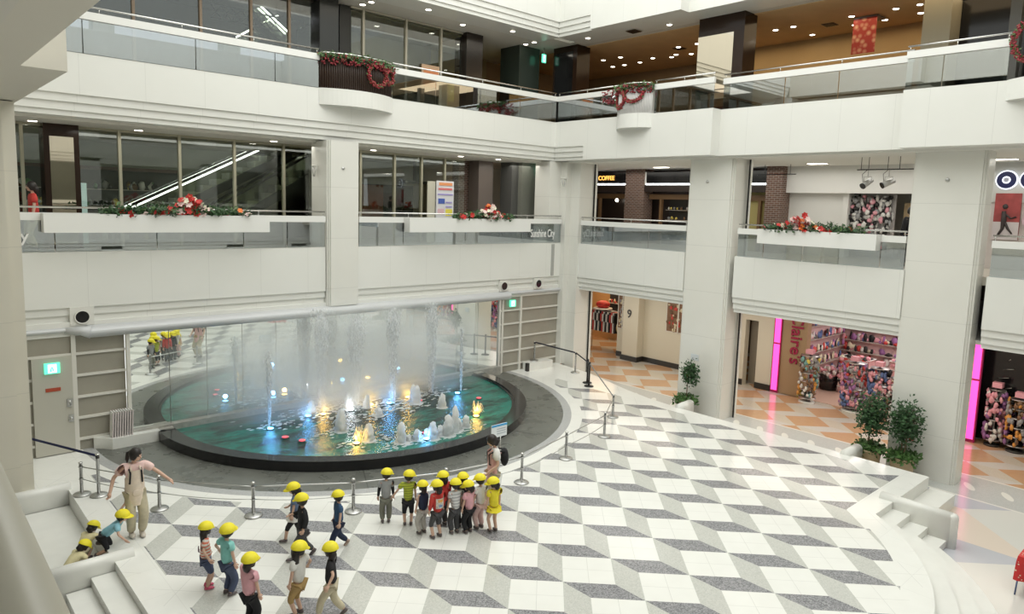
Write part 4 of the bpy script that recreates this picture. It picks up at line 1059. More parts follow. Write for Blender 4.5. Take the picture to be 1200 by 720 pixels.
# recessed round lights
def downlights(pts, z, group, lab, r=.085, m_=LAMP):
    first = None
    for i, (x, y) in enumerate(pts):
        lb = lab(i, x, y)
        if first is None:
            first = thing('downlight', (x, y, z), lb, 'ceiling light', group)
            m = MB(); m.lathe([(r * 1.25, 0), (r * 1.25, -.012), (r, -.012), (r, -.002)], (x, y, z), 16); m.build('trim_ring', TRIMW, first)
            m = MB(); m.lathe([(r, -.004), (r * .9, -.018)], (x, y, z), 16); m.build('lamp_lens', m_, first)
        else: dup(first, (x, y, z), label=lb)
NUM = ['first', 'second', 'third', 'fourth', 'fifth', 'sixth', 'seventh', 'eighth', 'ninth', 'tenth', 'eleventh', 'twelfth', 'thirteenth', 'fourteenth', 'fifteenth', 'sixteenth', 'seventeenth', 'eighteenth', 'nineteenth', 'twentieth', 'twenty first', 'twenty second', 'twenty third', 'twenty fourth']
downlights([(-7.39, 10.9), (-5.12, 11.0), (-1.67, 10.74), (1.68, 10.9), (4.75, 10.3), (6.37, 8.9 + 1.3)], 7.62, 'level two fountain side downlights', lambda i, x, y: '%s round downlight from the left under the level three balcony' % NUM[i], .1)
# ================================================================== LEVEL THREE INTERIOR
storefront(-9.4, [-6.9, -4.98, -3.3, -1.9, -.75], .0, 11.7, 9.0, 12.12, 'brown framed glass storefront on level three left of the planter', mat('tan_mullion', (.30, .22, .15), .4))
storefront(1.3, [1.75, 3.38, 4.84], 5.8, 11.7, 9.0, 12.12, 'glass storefront on level three behind the brown planter', mat('pale_mullion', (.5, .47, .38), .4))
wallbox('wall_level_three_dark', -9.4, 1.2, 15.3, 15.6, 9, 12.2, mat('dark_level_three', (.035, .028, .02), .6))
wallbox('wall_level_three_dark', .95, 1.35, 11.75, 12.6, 9, 12.12, DARKG)
wallbox('wall_level_three_cream', 1.35, 6.2, 14.2, 14.4, 9, 12.2, mat('dim_olive_cream', (.30, .28, .20), .5))
wallbox('wall_arch_panel', 1.9, 5.6, 14.0, 14.18, 9, 10.9, mat('grey_arch', (.22, .22, .20), .5))
wallbox('pillar_dark', .1, .72, 11.4, 12.1, 9, 12.12, mat('charcoal_column', (.03, .032, .03), .25))
_a = ony(280, 42, 14.2); _b = ony(355, 2, 14.2); escalator((_a.x, 14.2, _a.z - .5), (_b.x, 14.2, _b.z - .5), .3, 'escalator with white lit strip behind the level three glass')
_a = ony(338, 38, 13.6); _b = ony(300, 2, 13.6); escalator((_a.x, 13.6, _a.z - .5), (_b.x, 13.6, _b.z - .5), .3, 'crossing escalator with lit strip on level three')
t = thing('steel_truss', (-1.6, 12.8, 11.6), 'black lattice truss under the level three escalator', 'truss')
m = MB()
for k in range(7):
    x = -2.6 + k * .3; m.tube((x, 12.9, 11.2 + .0), (x + .3, 12.9, 11.6), .015, n=5); m.tube((x + .3, 12.9, 11.2), (x, 12.9, 11.6), .015, n=5)
m.build('lattice', BLACK, t); [MB().tube((x_, 12.9, 11.6), (x_, 12.9, 12.0), .012, n=6).build('hanger', BLACK, t) for x_ in (-2.5, -.6)]; MB().tube((-2.6, 12.9, 11.2), (-.5, 12.9, 11.2), .025).build('lower_chord', BLACK, t); MB().tube((-2.6, 12.9, 11.6), (-.5, 12.9, 11.6), .025).build('upper_chord', BLACK, t)
wallbox('pillar_dark', 5.85, 6.6, 11.5, 12.2, 9, 12.12, mat('black_brown_column', (.03, .024, .02), .2))
t = thing('clad_column', (8.9, 11.7, 9), 'dark green clad column on level three left of the hall corner', 'column')
MB().box(8.42, 9.5, 11.5, 12.6, 9, 12.12).build('cladding', mat('dark_green_cladding', (.045, .06, .05), .2), t)
wallbox('wall_level_three_lit', 6.3, 9.6, 14.9, 15.1, 9, 12.12, mat('olive_lit_wall', (.42, .36, .18), .5))
t = thing('hanging_poster', (4.3, 11.4, 10), 'orange and cream poster behind the level three glass', 'poster')
MB().box(4.0, 4.75, 11.62, 11.65, 9.75, 10.75).build('poster_sheet', mat('poster_cream', (.62, .42, .27), .5), t)
m = MB(); m.box(4.08, 4.68, 11.60, 11.62, 10.35, 10.62); m.box(4.08, 4.6, 11.60, 11.62, 10.0, 10.2); m.build('orange_blocks', mat('poster_orange', (.7, .25, .1), .5), t)
t = thing('yellow_notice', (7.9, 14.8, 10.2), 'yellow lit notice in the level three passage', 'notice'); MB().box(7.6, 8.6, 14.84, 14.89, 10.2, 10.95).build('face', mat('yellow_glow', (.6, .55, .1), .5, emit=(.7, .6, .1), es=.5), t)
t = thing('store_letters', (5.35, 11.5, 9.2), 'small blue white lit letters low behind the level three glass', 'sign')
for k in range(3): MB().box(5.25 + k * .13, 5.33 + k * .13, 11.55, 11.6, 9.0, 9.26).build('letter', GLW, t)
exit_sign((9.42, 11.2, 11.72), 'y', 'green exit sign hanging under the level three ceiling at the corner', .2, .32)
wallbox('wall_level_three_link', 9.6, 15.6, 15.0, 15.2, 9, 12.12, mat('link_tan', (.40, .28, .15), .6))
# right side columns
def rcolumn(y0, y1, label, mirror):
    t = thing('clad_column', (10.1, (y0 + y1) / 2, 9), label, 'column')
    MB().box(9.78, 10.5, y0, y1, 9, 12.12).build('cladding', BROWN, t)
    if mirror:
        MB().box(9.765, 9.78, y0 + .35, y1 - .0, 9.3, 11.55).build('mirror_inset', BRONZE, t)
    else:
        MB().box(9.77, 9.78, y0 + .2, y1 - .1, 9.3, 11.9).build('gloss_inset', BLACK, t)
rcolumn(9.75, 11.0, 'dark brown glossy column at the level three corner, left of the pale planter', False)
rcolumn(2.8, 4.42, 'dark brown column with a mirror inset above the right pillar on level three', True)
wallbox('wall_amber', 14.4, 14.6, -1.4, 7.5, 9, 12.12, mat('tan_amber_wall', (.50, .35, .17), .6, var=.05, vs=.8))
wallbox('wall_amber', 15.6, 15.8, 7.5, 16, 9, 12.12, mat('tan_amber_wall_far', (.42, .30, .18), .6, var=.05, vs=.8))
wallbox('pillar_beige', 11.6, 12.4, -2.3, -1.6, 9, 12.12, mat('beige_column', (.40, .37, .28), .5))
wallbox('wall_dark_shop', 12.4, 12.6, -8, -2.3, 9, 12.12, BLACK)
wallbox('pillar_dark', 11.4, 11.7, -3.95, -3.7, 9, 12.12, mat('grey_frame', (.12, .12, .11), .3))
pts = [(12.51, 10.81), (12.51, 9.9), (13.78, 11.36), (13.81, 10.74), (13.8, 9.91), (13.46, 9.0), (13.76, 8.3), (13.49, 7.9), (12.47, 7.09), (12.45, 6.26), (13.76, 7.38), (12.44, 3.21), (12.4, 2.57), (13.81, 2.59), (12.38, 0.7), (13.44, 1.03), (13.42, 0.11), (12.38, -0.57), (12.37, -1.22), (13.31, -0.94)]
pts.sort(key=lambda p: -p[1] + p[0] * .01)
downlights(pts, 12.10, 'downlights in the amber ceiling', lambda i, x, y: '%s small round downlight from the left in the amber level three ceiling' % NUM[i], .085)
pts = [(1.48, 11.26), (1.52, 10.8), (3.21, 9.95 + .2), (5.1, 10.8), (6.84, 10.15), (8.52, 11.27), (8.49, 10.77), (9.3, 8.8), (9.65, 5.5)]
downlights(pts, 12.12, 'downlights in the cream level three soffit', lambda i, x, y: '%s downlight from the left in the cream level three soffit' % NUM[i], .09)
for x, y, lb in ((9.55, 6.9, 'nearest the cream soffit edge'), (12.7, 7.2, 'in the amber ceiling behind the pale planter'), (12.9, 1.6, 'in the amber ceiling before the hanging banner')):
    t = thing('ceiling_vent', (x, y, 12.1), 'dark square ceiling vent ' + lb, 'vent')
    MB().box(x - .2, x + .2, y - .2, y + .2, 12.085, 12.1).build('frame', mat('vent_brown', (.10, .06, .03), .6), t)
    m = MB()
    for k in range(5): m.box(x - .17, x + .17, y - .16 + k * .075, y - .13 + k * .075, 12.07, 12.086)
    m.build('slats', BLACK, t)
t = thing('hanging_banner', (12.8, .45, 12.1), 'red and orange patterned banner hanging from the amber ceiling', 'banner')
def bannermat():
    m, t, b = newmat('banner_print'); g = t.nodes.new('ShaderNodeTexVoronoi'); tc = t.nodes.new('ShaderNodeTexCoord'); g.inputs['Scale'].default_value = 6; t.links.new(tc.outputs['Object'], g.inputs['Vector'])
    r = t.nodes.new('ShaderNodeValToRGB'); r.color_ramp.elements[0].color = (.75, .45, .28, 1); r.color_ramp.elements[1].color = (.38, .03, .02, 1); r.color_ramp.elements[1].position = .55
    t.links.new(g.outputs['Distance'], r.inputs[0]); t.links.new(r.outputs[0], b.inputs['Base Color']); return m
bm_ = bannermat()
MB().box(12.59, 12.6, .02, .72, 10.98, 12.05).build('banner_cloth', bm_, t); m = MB(); m.box(12.6, 13.2, .70, .71, 11.2, 12.05); m.box(12.58, 13.2, .0, .72, 12.04, 12.08); m.build('side_cloth', mat('banner_grey', (.18, .15, .14), .5), t)

# ================================================================== LEVEL ONE SHOPS
wallbox('wall_level_one_cream', 14.2, 14.4, 4.6, 9.3, -.6, 2.93, WALLC)
wallbox('wall_level_one_cream', 14.2, 14.4, 10.05, 10.75, -.6, 2.93, WALLC)
wallbox('pillar_cream', 13.78, 14.4, 9.3, 10.12, -.6, 2.93, WALLC)
for a in ((14.17, 14.2, 4.6, 9.3), (13.74, 13.78, 9.26, 10.16), (14.17, 14.2, 10.12, 10.75), (13.78, 14.2, 9.26, 9.3)):
    wallbox('baseboard_shop', a[0], a[1], a[2], a[3], -.6, -.38, SKIRT)
def shopcase(y0, y1, z0, z1, label, cols):
    t = thing('display_window', (14.15, (y0 + y1) / 2, z0), label, 'display window')
    MB().box(14.17, 14.2, y0 - .05, y1 + .05, z0 - .05, z1 + .05).build('window_frame', TRIMW, t)
    MB().box(14.165, 14.17, y0, y1, z0, z1).build('backing', mat('case_back', (.25, .14, .08), .5), t)
    MB().box(14.13, 14.17, (y0 + y1) / 2 - .03, (y0 + y1) / 2 + .03, z0, z1).build('mullion', TRIMW, t)
    g = MB(); g2 = MB(); g3 = MB()
    for i in range(60):
        mm = rr.choice((g, g2, g3)); mm.ball((14.15, rr.uniform(y0 + .06, y1 - .06), rr.uniform(z0 + .06, z1 - .06)), .05, (.4, rr.uniform(.8, 2), rr.uniform(.6, 1.8)), 6, 4, jit=.2)
    for q, c in zip((g, g2, g3), cols):
        o = q.build(c[0] + '_goods', mat('goods_' + c[0], c[1], .5), t); o['kind'] = 'stuff'
shopcase(6.95, 8.1, .95, 2.2, 'red and brown shop window in the cream corridor wall', (C_['red'], C_['brown'], C_['cream']))
shopcase(10.2, 10.7, .7, 2.2, 'narrow shop window left of the cream corridor pillar', (C_['brown'], C_['grey'], C_['cream']))
text('9', .5, (13.76, 9.9, 1.3), (0, -1, 0), (0, 0, 1), mat('dark_glyph', (.05, .05, .05), .5), 'wall_numeral', None, .004, 'dark number painted on the cream corridor pillar', 'sign')
# warm clothes shop at the left
wallbox('wall_warm_shop', 17, 17.2, 9.5, 15.5, -.6, 2.93, mat('warm_plaster', (.62, .36, .16), .6))
wallbox('wall_warm_shop', 14.3, 17.2, 15.3, 15.5, -.6, 2.93, mat('warm_plaster_side', (.6, .38, .18), .6))
area('warm_shop_light', (15.6, 12.6, 2.8), 1.8, 3, 60, (1, .7, .4))
t = thing('clothes_rack', (14.9, 12.0, -.6), 'rack of black and white striped tops in the warm lit shop', 'clothes rack')
m = MB(); m.tube((14.9, 11.2, 1.25), (14.9, 12.9, 1.25), .02); m.tube((14.9, 11.25, -.6), (14.9, 11.25, 1.25), .02); m.tube((14.9, 12.85, -.6), (14.9, 12.85, 1.25), .02); m.build('rail_frame', STEEL, t)
for k in range(14):
    y = 11.3 + k * .11; c = [C_['black'], C_['white'], C_['red'], C_['black'], C_['white']][k % 5]
    m = MB(); m.box(14.66, 15.14, y - .03, y + .03, .25, 1.2); m.box(14.56, 14.7, y - .03, y + .03, .75, 1.1); m.build('hanging_top', mat('goods_' + c[0], c[1], .6), t)
t = thing('hat_display', (14.85, 12.3, 1.5), 'red and white round hat on the shelf over the striped tops', 'display'); m = MB(); m.ball((14.85, 12.2, 1.5), .32, (1, 1.1, .6)); m.build('red_hat', RED, t); m = MB(); m.lathe([(.45, 0), (.45, .04), (.3, .06)], (14.85, 12.2, 1.29), 16); m.build('white_brim', WHITEP, t)
t = thing('round_stool', (15.2, 11.25, 0), 'round cream cushion standing by the striped tops', 'cushion'); m = MB(); m.ball((14.75, 10.95, .55), .30, (.6, 1, 1.15)); m.build('cushion', mat('cream_cushion', (.6, .45, .22), .6), t); MB().tube((14.75, 10.95, -.6), (14.75, 10.95, .3), .05).build('stand', SKIRT, t)
goods_wall('shop_shelf', 'warm lit shelf of mixed goods at the back of the clothes shop', 'y', 16.9, 10.6, 13.5, 0, 2.6, [C_['brown'], C_['black'], C_['red'], C_['cream']], 70, rows=4)
# cream wall with door before the pink shop
PINKL = mat('magenta_tube', (1, .1, .5), .4, emit=(1, .06, .36), es=1.7)
wallbox('wall_level_one_cream', 14.1, 14.4, 4.45, 4.75, -.6, 2.93, WALLC); wallbox('wall_level_one_cream', 14.1, 14.4, 3.3, 3.93, -.6, 2.93, WALLC)
wallbox('wall_level_one_cream', 14.1, 14.4, 3.93, 4.45, 2.2 - .25, 2.93, WALLC)
t = thing('recessed_door', (14.4, 4.2, -.6), 'grey door set back in the cream wall left of the magenta light', 'door')
MB().box(14.62, 14.68, 3.9, 4.5, -.6, 2.0).build('door_leaf', mat('taupe_door', (.36, .33, .27), .4), t); MB().box(14.59, 14.62, 4.0, 4.05, .3, .5).build('handle', STEEL, t)
wallbox('baseboard_shop', 14.06, 14.1, 4.45, 4.75, -.6, -.38, SKIRT); wallbox('baseboard_shop', 14.06, 14.1, 3.3, 3.93, -.6, -.38, SKIRT)
def magenta(y0, y1, x, label, z1=2.2):
    t = thing('magenta_light_panel', (x, (y0 + y1) / 2, -.5), label, 'light panel')
    MB().box(x, x + .1, y0 - .04, y1 + .04, -.6, z1 + .05).build('housing', mat('dark_magenta', (.35, .01, .10), .4), t)
    zm = (z1 - .5) * .5 + .25
    for a, b in ((-.5, zm - .03), (zm + .03, z1)): MB().box(x - .02, x, y0, y1, a, b).build('light_tube', PINKL, t)
magenta(3.02, 3.24, 14.05, 'tall glowing magenta panel between the two right pillars', 2.5)
magenta(-3.42, -3.24, 13.5, 'tall glowing magenta panel at the far right shop', 2.6)
wallbox('wall_shop_tan', 14.1, 14.4, 2.05, 3.0, -.6, 2.93, mat('tan_shop_panel', (.42, .29, .17), .4))
text("Claire's", .62, (14.07, 2.62, 2.45), (0, 0, -1), (0, -1, 0), mat('maroon_letters', (.35, .02, .07), .4), 'shop_lettering', None, .02, 'maroon shop name running down the tan panel', 'sign')
wallbox('wall_shop_tan', 14.4, 19.2, 2.9, 3.1, -.6, 2.93, mat('pink_shop_side', (.72, .5, .45), .5))
wallbox('wall_pink_shop', 19.2, 19.4, -5, 3, -.6, 2.93, mat('pink_shop_wall', (.72, .45, .46), .5))
wallbox('wall_pink_shop', 14.4, 19.2, -2.75, -2.6, -.6, 2.93, mat('pink_shop_side2', (.65, .45, .42), .5))
wallbox('floor_shop', 14.1, 19.2, -2.6, 2.9, -.6, -.585, mat('pink_shop_floor', (.72, .52, .42), .25))
PK = [C_['pink'], C_['white'], C_['pink'], C_['red'], C_['purple'], C_['blue'], C_['cream'], C_['black']]
goods_wall('goods_shelf', 'wall of pink and white accessories at the back of the pink shop', 'y', 19.1, -2.5, 2.8, -.4, 2.8, PK, 330, rows=7, s=(.1, .3), bb=mat('pink_backboard', (.7, .48, .48), .5))
goods_wall('goods_shelf', 'pink accessory shelf on the left wall of the pink shop', 'x', 2.85, 15.4, 18.8, -.3, 2.8, PK, 200, rows=6, s=(.1, .28), bb=MATS['pink_backboard'])
def rack(x, y, r, h, cols, label, base='round', n=120, sq=False):
    t = thing('spinner_rack', (x, y, -.6), label, 'display rack', 'goods racks outside the pink shop')
    m = MB(); m.lathe([(r * .9, 0), (r * .9, .05), (r * .3, .07)], (x, y, -.6), 20); m.build('base', WHITEP if base == 'round' else SKIRT, t)
    m = MB(); m.tube((x, y, -.55), (x, y, -.6 + h), .03); m.build('pole', STEEL, t)
    m = MB(); m.box(x - .12, x + .12, y - .12, y + .12, -.6 + h, -.45 + h); m.build('top_card', mat('goods_pink', (.8, .38, .45), .5), t)
    for k in range(6): m = MB(); m.lathe([(r * .98, 0), (r * .98, .012), (.03, .012)], (x, y, -.6 + .18 + (h - .25) * k / 5), 18); m.build('tier_ring', STEEL, t)
    per = {}
    for i in range(n):
        a = 2 * PI * rr.random(); k = rr.randrange(6); z = -.6 + .2 + (h - .3) * (k + rr.random() * .9) / 6
        c = cols[int((a / (2 * PI) * len(cols) + k * .5)) % len(cols)] if rr.random() < .7 else rr.choice(cols)
        per.setdefault(c, MB()).ball((x + r * math.cos(a), y + r * math.sin(a), z), .07, (rr.uniform(.6, 1), rr.uniform(.6, 1), rr.uniform(.7, 1.5)), 6, 4, jit=.3)
    for c, q in per.items(): q.build(c[0] + '_goods', mat('goods_' + c[0], c[1], .5), t)['kind'] = 'stuff'
rack(13.72, 1.72, .30, 1.75, [C_['grey'], C_['yellow'], C_['orange'], C_['white'], C_['brown'], C_['teal']], 'spinner rack of grey and orange goods before the tan panel')
rack(13.9, .25, .36, 1.75, [C_['red'], C_['grey'], C_['blue'], C_['pink'], C_['purple'], C_['grey']], 'wide rack of red and blue goods, nearest the pillar opening', n=170)
rack(13.95, -.52, .3, 1.7, [C_['blue'], C_['black'], C_['grey'], C_['blue'], C_['pink']], 'dark blue goods rack right of the red one')
rack(13.85, -1.15, .26, 1.5, [C_['black'], C_['brown'], C_['white'], C_['pink']], 'rack of dark goods behind the potted tree')
rack(13.7, -3.86, .22, 1.75, [C_['pink'], C_['purple'], C_['white'], C_['pink']], 'pink spinner rack before the black wall at far right', 'dark', 130)
rack(13.6, -4.45, .26, 1.6, [C_['brown'], C_['purple'], C_['orange'], C_['grey']], 'brown spinner rack at the right photo edge', 'dark', 130)
def stand(x, y, w, d, h, label, cols):
    t = thing('display_stand', (x, y, -.6), label, 'display stand', 'stands inside the pink shop')
    MB().box(x - d / 2, x + d / 2, y - w / 2, y + w / 2, -.58, -.6 + h).build('stand_body', mat('stand_pink', (.72, .42, .42), .5), t)
    m = MB()
    for k in range(5): m.box(x - d / 2 - .05, x + d / 2 + .05, y - w / 2 - .03, y + w / 2 + .03, -.6 + h * (k + 1) / 5 - .02, -.6 + h * (k + 1) / 5)
    m.build('shelves', WHITEP, t); per = {}
    for i in range(70): c = rr.choice(cols); per.setdefault(c, MB()).ball((x - d / 2 - .04 + rr.uniform(0, .05), y + rr.uniform(-w / 2, w / 2), -.6 + rr.uniform(.1, h + .12)), .08, (.6, rr.uniform(.7, 1.3), rr.uniform(.6, 1.2)), 6, 4, jit=.3)
    for c, q in per.items(): q.build(c[0] + '_goods', mat('goods_' + c[0], c[1], .5), t)['kind'] = 'stuff'
stand(16.3, 1.1, 1.0, .6, 1.4, 'pink and white shelf stand deep in the pink shop', PK)
stand(16.5, -.6, 1.1, .6, 1.5, 'pink shelf stand behind the red goods rack', PK)
stand(15.6, -1.6, 1.0, .6, 1.45, 'crowded pink stand at the right of the shop opening', PK)
t = thing('black_bin', (16.2, 2.1, -.6), 'black tub heaped with pale goods inside the pink shop', 'tub'); m = MB(); m.lathe([(.3, 0), (.36, .55), (.34, .56)], (16.2, 2.05, -.59), 18); m.build('tub', BLACK, t)
m = MB(); m2 = MB()
for i in range(40): (m if i % 2 else m2).ball((16.2 + rr.uniform(-.3, .3), 2.05 + rr.uniform(-.3, .3), .0 + rr.uniform(-.02, .3)), .09, n=6, m=4, jit=.3)
m.build('pink_goods', mat('goods_pink', (1, 1, 1), .5), t)['kind'] = 'stuff'; m2.build('white_goods', mat('goods_white', (1, 1, 1), .5), t)['kind'] = 'stuff'
# far right: beige pier strip + black wall
wallbox('wall_black_shop', 14.2, 14.4, -9, -2.75, -.6, 2.93, BLACK)
wallbox('wall_level_one_cream', 13.4, 14.2, -3.2, -2.75, -.6, 2.93, WALLC)
m = MB()
for k in range(7): m.tube((14.15, -3.75 - .1 * (k % 3), .5 + .28 * k), (14.15, -4.1 + .1 * (k % 2), .5 + .28 * k + .05), .012, n=5)
t = thing('wall_hooks', (14.15, -3.9, 1), 'rows of pale hooks on the black shop wall', 'hooks'); m.build('hooks', STEEL, t)
# ================================================================== BARRIERS
CC = Vector((-.2, 9.3, 0))
def short_post(p, label, tall_=.66, tape=False, dark=False, group='steel barrier posts round the fountain'):
    mt = BLACK if dark else CHROME
    t = thing('barrier_post', p, label, 'barrier post', group); x, y, z = p
    m = MB(); m.lathe([(.16, 0), (.165, .012), (.15, .028), (.06, .045), (.034, .055)], (x, y, z), 20); m.build('base', STEEL if not dark else BLACK, t)
    m = MB(); m.lathe([(.032, .05), (.032, tall_ - .03), (.038, tall_ - .028), (.038, tall_ - .01), (.02, tall_)], (x, y, z), 14); m.build('tube', mt, t)
    if not tape:
        m = MB()
        for zz in (.33, .58): m.path([(x + .04 * math.cos(2 * PI * i / 10), y + .04 * math.sin(2 * PI * i / 10), z + zz) for i in range(11)], .008, 5, False)
        m.build('rope_ring', STEEL, t)
    else: m = MB(); m.lathe([(.036, tall_ - .1), (.036, tall_ - .04)], (x, y, z), 14); m.build('tape_head', BLACK, t)
    return t
def cp(x, y): p = onz(x, y, 0); return Vector((p.x, p.y, 0))
ring = [cp(96, 580), cp(187, 597), cp(297, 605), cp(414, 600)]
a5 = math.radians(256.5); ring.append(CC + Vector((7.6 * math.cos(a5), 7.6 * math.sin(a5), 0))); ring += [cp(611, 566), cp(663, 538), cp(708, 512), cp(718, 489)]
names = ['leftmost chrome post by the stage steps', 'chrome post under the hand of the standing woman at left', 'chrome post left of the walking children', 'chrome post right of the boy in the navy shirt', 'chrome post behind the crowd of children', 'chrome post standing alone right of the second woman', 'chrome post, second from the lone post toward the right', 'lower of the two close chrome posts on the right', 'upper of the two close chrome posts on the right']
for p, lb in zip(ring, names): short_post(tuple(p), lb, .68)
def rope(p, q, z, label, r=.011, m_=None, sag=.0):
    m = MB(); P = []
    for i in range(9):
        f = i / 8; v = Vector(p).lerp(Vector(q), f); P.append((v.x, v.y, z - sag * 4 * f * (1 - f)))
    m.path(P, r, 6); return tag(m.build('barrier_rope', m_ or STEEL, None, p), label, 'barrier rope', 'grey ropes of the fountain barrier')
for i, (a, b) in enumerate(zip(ring[:-1], ring[1:])):
    if i == 4: pass
    lb = ['left of the standing woman', 'behind the standing woman', 'left of the walking children', 'above the walking boy in navy', 'crossing behind the crowd of children', 'beside the second woman', 'from the lone post to the right', 'before the close pair of posts', 'joining the close pair of posts'][i]
    rope(a, b, .58, 'upper barrier rope ' + lb, .017 if i in (2, 3, 4) else .012); rope(a, b, .33, 'lower barrier rope ' + lb, .008, None, .04)
# tape barriers
tp = [onz(626, 423, .28), cp(674, 437), cp(690, 453)]
p = cp(116, 581)
short_post(tuple(p), 'tall post with belt head beside the leftmost chrome post', .87, True, group='belt posts')
short_post(tuple(tp[0]), 'farthest slim post by the panelled wall right of the mirror', .74, True, group='belt posts')
short_post(tuple(tp[1]), 'slim post with belt before the corner pillar', .78, True, group='belt posts')
short_post(tuple(tp[2]), 'black belt post right of the corner pillar', .84, True, True, group='belt posts')
short_post(tuple(cp(688, 449)), 'second black belt post touching the first by the corner pillar', .84, True, True, group='belt posts')
def tape(p, q, z0, z1, label, col):
    m = MB(); d = Vector((q[0] - p[0], q[1] - p[1], 0)).normalized(); n = Vector((-d.y, d.x, 0)) * .004
    vs = []
    for (a, z) in ((p, z0), (q, z1)):
        for s in (-1, 1):
            for h in (-.025, .025): vs.append((a[0] + n.x * s, a[1] + n.y * s, z + h))
    m.add(vs, [(0, 1, 3, 2), (4, 6, 7, 5), (0, 4, 5, 1), (2, 3, 7, 6), (1, 5, 7, 3), (0, 2, 6, 4)]); tag(m.build('belt', col, None, tuple(p)), label, 'belt')
NAVYB = mat('navy_belt', (.012, .02, .09), .6)
tape((-8.16, 7.9, 0), tuple(p), .95, .82, 'navy belt from the left pillar to the tall post', NAVYB)
tape(tp[0], tp[1], .98, .74, 'dark belt between the two slim far posts', mat('dark_belt', (.02, .02, .035), .6))
tape(tp[1], tp[2], .74, .78, 'short dark belt to the black post', MATS['dark_belt'])
tape(tp[2], tuple(cp(718, 489)), .78, .6, 'grey belt sloping from the black post to the close pair', mat('grey_belt', (.35, .35, .36), .5))
# sign held near the second woman
sp = Vector((-.55, 2.75, 0)); t = thing('sign_stand', tuple(sp), 'white notice with blue top edge on a thin pole behind the second woman', 'sign stand')
q = [ony(*c, sp.y) for c in ((576, 500), (594, 493.5), (594, 508), (577, 514))]
x0, x1 = sorted((q[0].x, q[1].x)); z1 = q[0].z + .01; z0 = q[3].z
MB().box(x0, x1, sp.y - .01, sp.y + .01, z0, z1).build('notice_board', mat('notice_white', (.82, .86, .88), .4), t)
MB().box(x0, x1, sp.y - .014, sp.y - .01, z1 - .05, z1).build('blue_strip', mat('notice_blue', (.05, .35, .7), .4), t)
m = MB()
for k in range(3): m.box(x0 + .16, x1 - .04, sp.y - .014, sp.y - .01, z1 - .12 - k * .055, z1 - .10 - k * .055)
m.build('text_lines', mat('notice_grey', (.45, .5, .55), .4), t)
m = MB(); m.tube(((x0 + x1) / 2 + .05, sp.y, 0.03), ((x0 + x1) / 2 + .05, sp.y, z0), .01); m.build('pole', CHROME, t); m = MB(); m.lathe([(.13, 0), (.12, .03)], ((x0 + x1) / 2 + .05, sp.y, 0), 16); m.build('base', STEEL, t)
# small blue folded mat by left pillar and rubber block right
m = MB(); m.box(-7.95, -7.6, 8.0, 8.12, 0.0, .03)
# low bench box at the right of the stage rear
t = thing('low_white_box', (8.2, 9.2, 0), 'low white box with a black foot behind the far slim post', 'box'); MB().box(7.1, 8.3, 9.0, 9.36, 0, .28).build('box_body', STEPW, t); MB().box(7.0, 7.1, 9.0, 9.12, 0, .3).build('black_end', SKIRT, t)
# number / lettering on the balustrade glass
LW = mat('white_letters', (.88, .88, .86), .4)
s0 = ony(615, 278, 9.33); text('Sunshine City', .40, (s0.x + .28, 9.325, s0.z + .0), (1, 0, 0), (0, 0, 1), LW, 'glass_lettering', None, .003, 'white hall name lettering on the glass left of the corner pillar', 'lettering', sx=.56)
s0 = ony(25, 283, 9.33); text('y', .36, (s0.x - .02, 9.33, s0.z), (1, 0, 0), (0, 0, 1), LW, 'glass_lettering', None, .003, 'last white letter of the lettering cut by the left pillar', 'lettering')
# sconces and little sensors
def sconce(x, y, z, ax, label):
    t = thing('wall_sconce', (x, y, z), label, 'sconce')
    d = Vector((-1, 0, 0)) if ax == 'x' else Vector((0, -1, 0)); s = Vector((0, 1, 0)) if ax == 'x' else Vector((1, 0, 0)); c = Vector((x, y, z))
    m = MB(); m.path([c - s * .09 + d * .02, c - s * .07 + d * .1 - Vector((0, 0, .18)), c - s * .02 + d * .08 - Vector((0, 0, .3))], [.012, .012, .01], 6)
    m.path([c + s * .09 + d * .02, c + s * .07 + d * .1 - Vector((0, 0, .18)), c + s * .02 + d * .08 - Vector((0, 0, .3))], [.012, .012, .01], 6); m.path([c + d * .14, c + d * .12 - Vector((0, 0, .3))], .012, 6); m.build('prongs', STEEL, t)
    m = MB(); m.path([c + s * (.12 * math.cos(a)) + d * (.02 + .12 * abs(math.sin(a))) for a in [PI * i / 10 for i in range(11)]], .02, 6); m.build('top_bowl', mat('frosted_bowl', (.72, .71, .66), .4), t)
sconce(-.76, 9.9, 6.95, 'x', 'wall sconce on the left side of the fountain side pillar')
sconce(8.75, 9.3, 7.05, 'y', 'wall sconce on the corner pillar')
def sensor(p, ax, label, r=.035):
    m = MB(); d = .03
    m.ball(p, r, (1, .5, 1) if ax == 'y' else (.5, 1, 1)); m.path([(p[0] - (.01 if ax == 'x' else -r), p[1] - (.01 if ax == 'y' else -r * 0), p[2]), (p[0] - (.01 if ax == 'x' else r), p[1] - (.01 if ax == 'y' else 0), p[2])], r * .5, 6)
    tag(m.build('round_sensor', STEEL, None, p), label, 'sensor')
a = ony(402.5, 197.5, 9.25); sensor((a.x, 9.26, a.z), 'y', 'small round sensor on the fountain side pillar', .04)
for (x, y), lb in (((829, 213), 'small round sensor high on the pillar before the shoe shop'), ((1110, 211), 'small round sensor high on the widest right pillar')):
    a = onx(x, y, 9.13); sensor((9.14, a.y, a.z), 'x', lb, .05)
for (x, y), lb in (((682, 215), 'small dark fitting by the corner pillar, level two'), ((1162, 213), 'small fitting beside the far right opening')):
    a = onx(x, y, 9.9); sensor((9.9, a.y, a.z), 'x', lb, .035)
